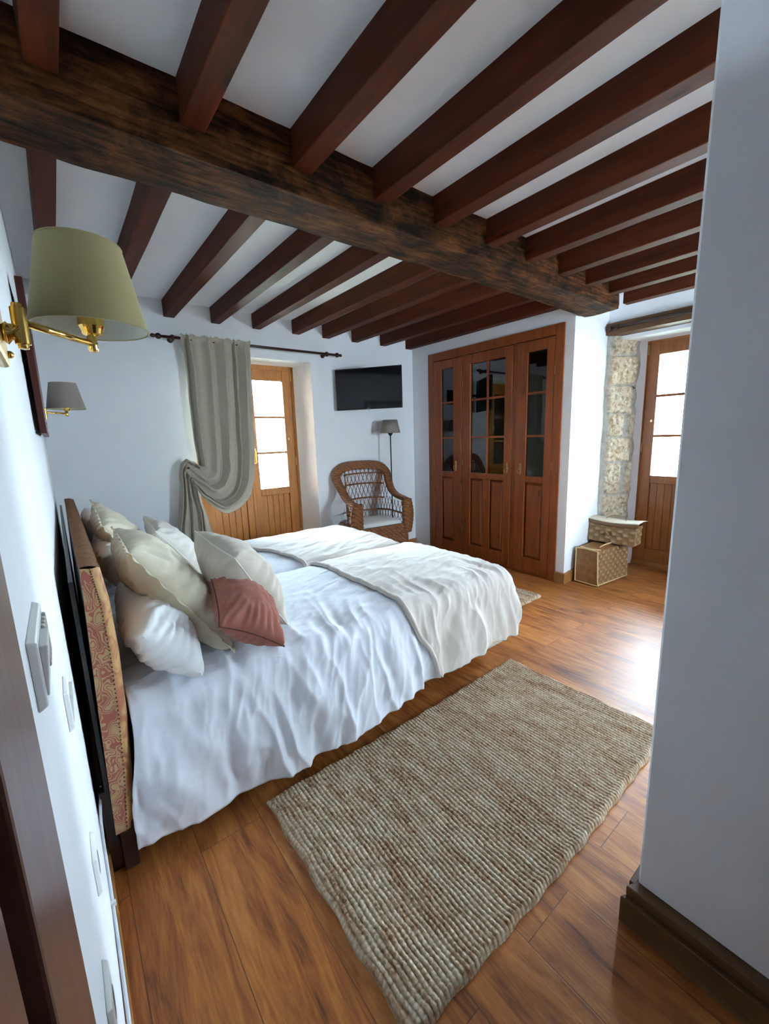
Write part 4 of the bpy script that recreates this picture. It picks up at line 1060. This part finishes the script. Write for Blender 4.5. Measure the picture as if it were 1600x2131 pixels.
B().grid(lf_, 24, 3).build('lid_rim', M_basket, b2, smooth=True, solid=0.006)
B().tube(crom([(4.03, 1.76, .553), (4.06, 1.72, .575), (4.075, 1.68, .580), (4.06, 1.64, .575), (4.03, 1.58, .550)], 6), 0.0035, 6).build('handle', M_basketdk, b2, smooth=True)
B().tube([(3.942, 1.72, .46), (3.94, 1.70, .42), (3.945, 1.69, .40)], 0.008, 8).tube([(3.942, 1.66, .45), (3.94, 1.66, .41)], 0.008, 8).build('clasp', M_basketdk, b2, smooth=True)

# ---------------------------------------------------------------- wall sconces
def sconce():
    yb = 0.84; r = thing('wall_lamp', (-0.04, yb, 1.5), 'brass swing-arm wall lamp with olive linen shade, close to the camera', 'wall lamp', 'pair of brass wall lamps beside the beds')
    B().box(-0.052, -0.036, 0.745, 0.925, 1.507, 1.635).build('wall_plate', M_brassold, r, bevel=0.006)
    B().lathe([(0.011, 0), (0.016, 0.006), (0.008, 0.012), (0.014, 0.02)], (-0.036, yb, 1.545), 'x', 18).build('plate_boss', M_brass, r, smooth=True)
    B().ball((-0.034, 0.905, 1.525), 0.006, 6).build('screw', M_brass, r, smooth=True)
    B().lathe([(0.0095, 1.530), (0.0095, 1.582)], (-0.014, yb, 0), n=18).lathe([(0.0065, 1.524), (0.0065, 1.588)], (-0.014, yb, 0), n=18).box(-0.030, -0.006, yb-0.005, yb+0.005, 1.535, 1.558).build('swivel', M_brass, r, smooth=False, bevel=0.001)
    ex, ey = 0.082, 0.955
    B().tube([(-0.012, yb, 1.562), (ex, ey, 1.562)], 0.0055, 12).build('swing_arm', M_brass, r, smooth=True)
    b = B().lathe([(0.006, 1.548), (0.008, 1.552), (0.008, 1.575), (0.0045, 1.578), (0.0045, 1.592)], (ex, ey, 0), n=16)
    b.build('arm_end', M_brass, r, smooth=True)
    sx, sy = 0.085, 0.965
    B().lathe([(0.004, 1.575), (0.016, 1.580), (0.019, 1.590), (0.021, 1.594), (0.021, 1.640), (0.015, 1.640)], (sx, sy, 0), n=24).build('lamp_holder', M_brass, r, smooth=False, bevel=0.001)
    B().lathe([(0.030, 1.638), (0.030, 1.642), (0.014, 1.642)], (sx, sy, 0), n=24).tube([(sx-0.02, sy, 1.64), (sx-0.062, sy, 1.69)], 0.002, 6).tube([(sx+0.02, sy, 1.64), (sx+0.062, sy, 1.69)], 0.002, 6).build('shade_carrier', M_white, r, smooth=True)
    sh = B().lathe([(0.092, 1.590), (0.064, 1.730)], (sx, sy, 0), n=64, cap=False).build('lamp_shade', M_shade, r, smooth=True, fix=False)
    B().lathe([(0.0895, 1.590), (0.0615, 1.730)], (sx, sy, 0), n=64, cap=False).build('lining', M_shadein, sh, smooth=True, fix=False)
    B().tube([(sx+0.0915*math.cos(t), sy+0.0915*math.sin(t), 1.590) for t in np.linspace(0, 2*PI, 65)], 0.0018, 6).build('hem', M_shade, sh, smooth=True)
    B().tube([(sx+0.0635*math.cos(t), sy+0.0635*math.sin(t), 1.730) for t in np.linspace(0, 2*PI, 65)], 0.0015, 6).build('hem', M_shade, sh, smooth=True)
    B().lathe([(0.008, 1.64), (0.018, 1.66), (0.022, 1.685), (0.012, 1.71), (0.002, 1.715)], (sx, sy, 0), n=20).build('bulb', M_white, r, smooth=True)
    return r
s1 = sconce()
s2 = copy_tree(s1, (0.004, 2.06, 0), 'brass swing-arm wall lamp with linen shade coloured grey as if backlit, small, beyond the picture frame')
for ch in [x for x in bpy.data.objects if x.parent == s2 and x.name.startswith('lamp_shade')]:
    ch.data = ch.data.copy(); ch.data.materials[0] = M_shadegrey  # same linen as the near lamp; its backlit grey is put into colour

# ---------------------------------------------------------------- picture on the headboard wall
pf = thing('picture_frame', (-0.03, 2.3, 1.43), 'dark red framed picture on the headboard wall, seen edge-on above the pillows', 'picture')
Tp = lambda x, y, z: (x+(z-1.43)*0.006, y, z)
B(Tp).box(-0.030, -0.008, 1.98, 2.02, 1.43, 1.96).box(-0.030, -0.008, 2.72, 2.76, 1.43, 1.96).box(-0.030, -0.008, 2.02, 2.72, 1.43, 1.47).box(-0.030, -0.008, 2.02, 2.72, 1.92, 1.96).build('frame', M_frame, pf, bevel=0.003)
B(Tp).box(-0.026, -0.018, 2.02, 2.72, 1.47, 1.92).build('picture_sheet', plain('pale_print', (0.45, 0.42, 0.36), 0.6, noise_amt=0.4, scale=9), pf)
B().tube([(WX(2), 2.0, 1.435), (-0.028, 2.0, 1.425)], 0.004, 6).build('hook', M_black, pf)
B().tube([(WX(2), 2.0, 1.68), (-0.026, 2.0, 1.69)], 0.004, 6).build('hook', M_black, pf)

# ---------------------------------------------------------------- switches, sockets, cable on the left wall
def plate(name, y0, z0, label, cat, kind):
    x = WX(y0+.04); T = lambda u, d, z: (x+d, y0+u, z0+z)
    r = thing(name, (x, y0+0.04, z0), label, cat)
    def rim(w0, w1, h0, h1, d):
        return B(T).add([(w0, 0, h0), (w1, 0, h0), (w1, 0, h1), (w0, 0, h1), (w0+.004, d, h0+.004), (w1-.004, d, h0+.004), (w1-.004, d, h1-.004), (w0+.004, d, h1-.004)],
                        [(0, 3, 2, 1), (4, 5, 6, 7), (0, 1, 5, 4), (1, 2, 6, 5), (2, 3, 7, 6), (3, 0, 4, 7)])
    if kind == 'double':
        rim(0, 0.152, 0, 0.082, 0.009).build('cover_plate', M_white, r, bevel=0.002)
        B(T).add([(.012, .008, .012), (.070, .008, .012), (.070, .008, .070), (.012, .008, .070), (.012, .011, .012), (.070, .011, .012), (.070, .017, .070), (.012, .017, .070)],
                 [(0, 3, 2, 1), (4, 5, 6, 7), (0, 1, 5, 4), (1, 2, 6, 5), (2, 3, 7, 6), (3, 0, 4, 7)]).build('rocker', M_white, r, bevel=0.002)
        b = B(T)
        for k in range(4): b.box(.084+k*.015, .095+k*.015, .008, .013, .014, .068)
        b.build('rocker', M_greyp, r, bevel=0.002)
    elif kind == 'single':
        rim(0, 0.082, 0, 0.082, 0.009).build('cover_plate', M_white, r, bevel=0.002)
        B(T).add([(.012, .008, .012), (.070, .008, .012), (.070, .008, .070), (.012, .008, .070), (.012, .010, .012), (.070, .010, .012), (.070, .015, .070), (.012, .015, .070)],
                 [(0, 3, 2, 1), (4, 5, 6, 7), (0, 1, 5, 4), (1, 2, 6, 5), (2, 3, 7, 6), (3, 0, 4, 7)]).build('rocker', M_white, r, bevel=0.002)
    else:
        rim(0, 0.082, 0, 0.082, 0.008).build('cover_plate', M_white, r, bevel=0.002)
        x2 = x+0.008
        B().lathe([(0.022, 0), (0.020, 0.001), (0.019, -0.003)], (x2, y0+.041, z0+.041), 'x', 24).build('socket_well', M_greyp, r)
    return r
plate('light_switch', 0.545, 1.100, 'white two-gang light switch, uppermost of the plates between door casing and headboard', 'light switch', 'double')
plate('light_switch', 0.93, 0.845, 'white single light switch plate just beyond the two-gang switch', 'light switch', 'single')
plate('wall_socket', 0.87, 0.525, 'white wall socket above the skirting, the one nearer the headboard leg', 'socket', 'socket')
plate('wall_socket', 0.62, 0.500, 'white wall socket above the skirting, the one farther from the headboard', 'socket', 'socket')
cbl = thing('power_cable', (-0.04, 1.1, 0.08), 'white cable clipped along the top of the skirting beside the headboard leg', 'cable')
pts = [(WX(1)+.006, 0.42, .088), (WX(1)+.006, .62, .083), (WX(1)+.007, .85, .086), (WX(1)+.007, 1.1, .090), (WX(1)+.006, 1.28, .10), (WX(1)+.006, 1.36, .15), (WX(1)+.008, 1.42, .24), (WX(1)+.02, 1.50, .30)]
B().tube(crom(pts, 8), 0.0042, 8).build('cord', M_cable, cbl, smooth=True)
for y, z in ((.92, .086), (1.26, .098)):
    B().box(WX(1), WX(1)+.014, y-.005, y+.005, z-.008, z+.008).build('cable_clip', M_white, cbl, bevel=0.002)

# ---------------------------------------------------------------- outside
M_grass = plain('meadow', (0.19, 0.21, 0.15), 0.9, noise_amt=0.4, scale=3)
struct(B().box(-12, 16, 4.45, 20, -0.3, -0.15).box(4.9, 20, -12, 4.45, -0.3, -0.15).build('ground', M_grass))
m, nt, bb = mat('outdoor_brick'); tc = nt.nodes.new('ShaderNodeTexCoord'); mp = nt.nodes.new('ShaderNodeMapping'); mp.inputs['Rotation'].default_value = (PI/2, 0, PI/2)
nt.links.new(tc.outputs['Object'], mp.inputs[0]); br = nt.nodes.new('ShaderNodeTexBrick'); nt.links.new(mp.outputs[0], br.inputs['Vector'])
br.inputs['Scale'].default_value = 1; br.inputs['Brick Width'].default_value = 0.30; br.inputs['Row Height'].default_value = 0.12; br.inputs['Mortar Size'].default_value = 0.012
br.inputs['Color1'].default_value = (0.50, 0.26, 0.16, 1); br.inputs['Color2'].default_value = (0.62, 0.40, 0.26, 1); br.inputs['Mortar'].default_value = (0.7, 0.68, 0.62, 1)
nt.links.new(br.outputs['Color'], bb.inputs['Base Color'])
o = B().box(-1.6, -1.0, 5.2, 12.0, -0.3, 5.0).build('wall_outside', m)
struct(o)

for o in bpy.data.objects:
    if '_base' in o.keys(): del o['_base']
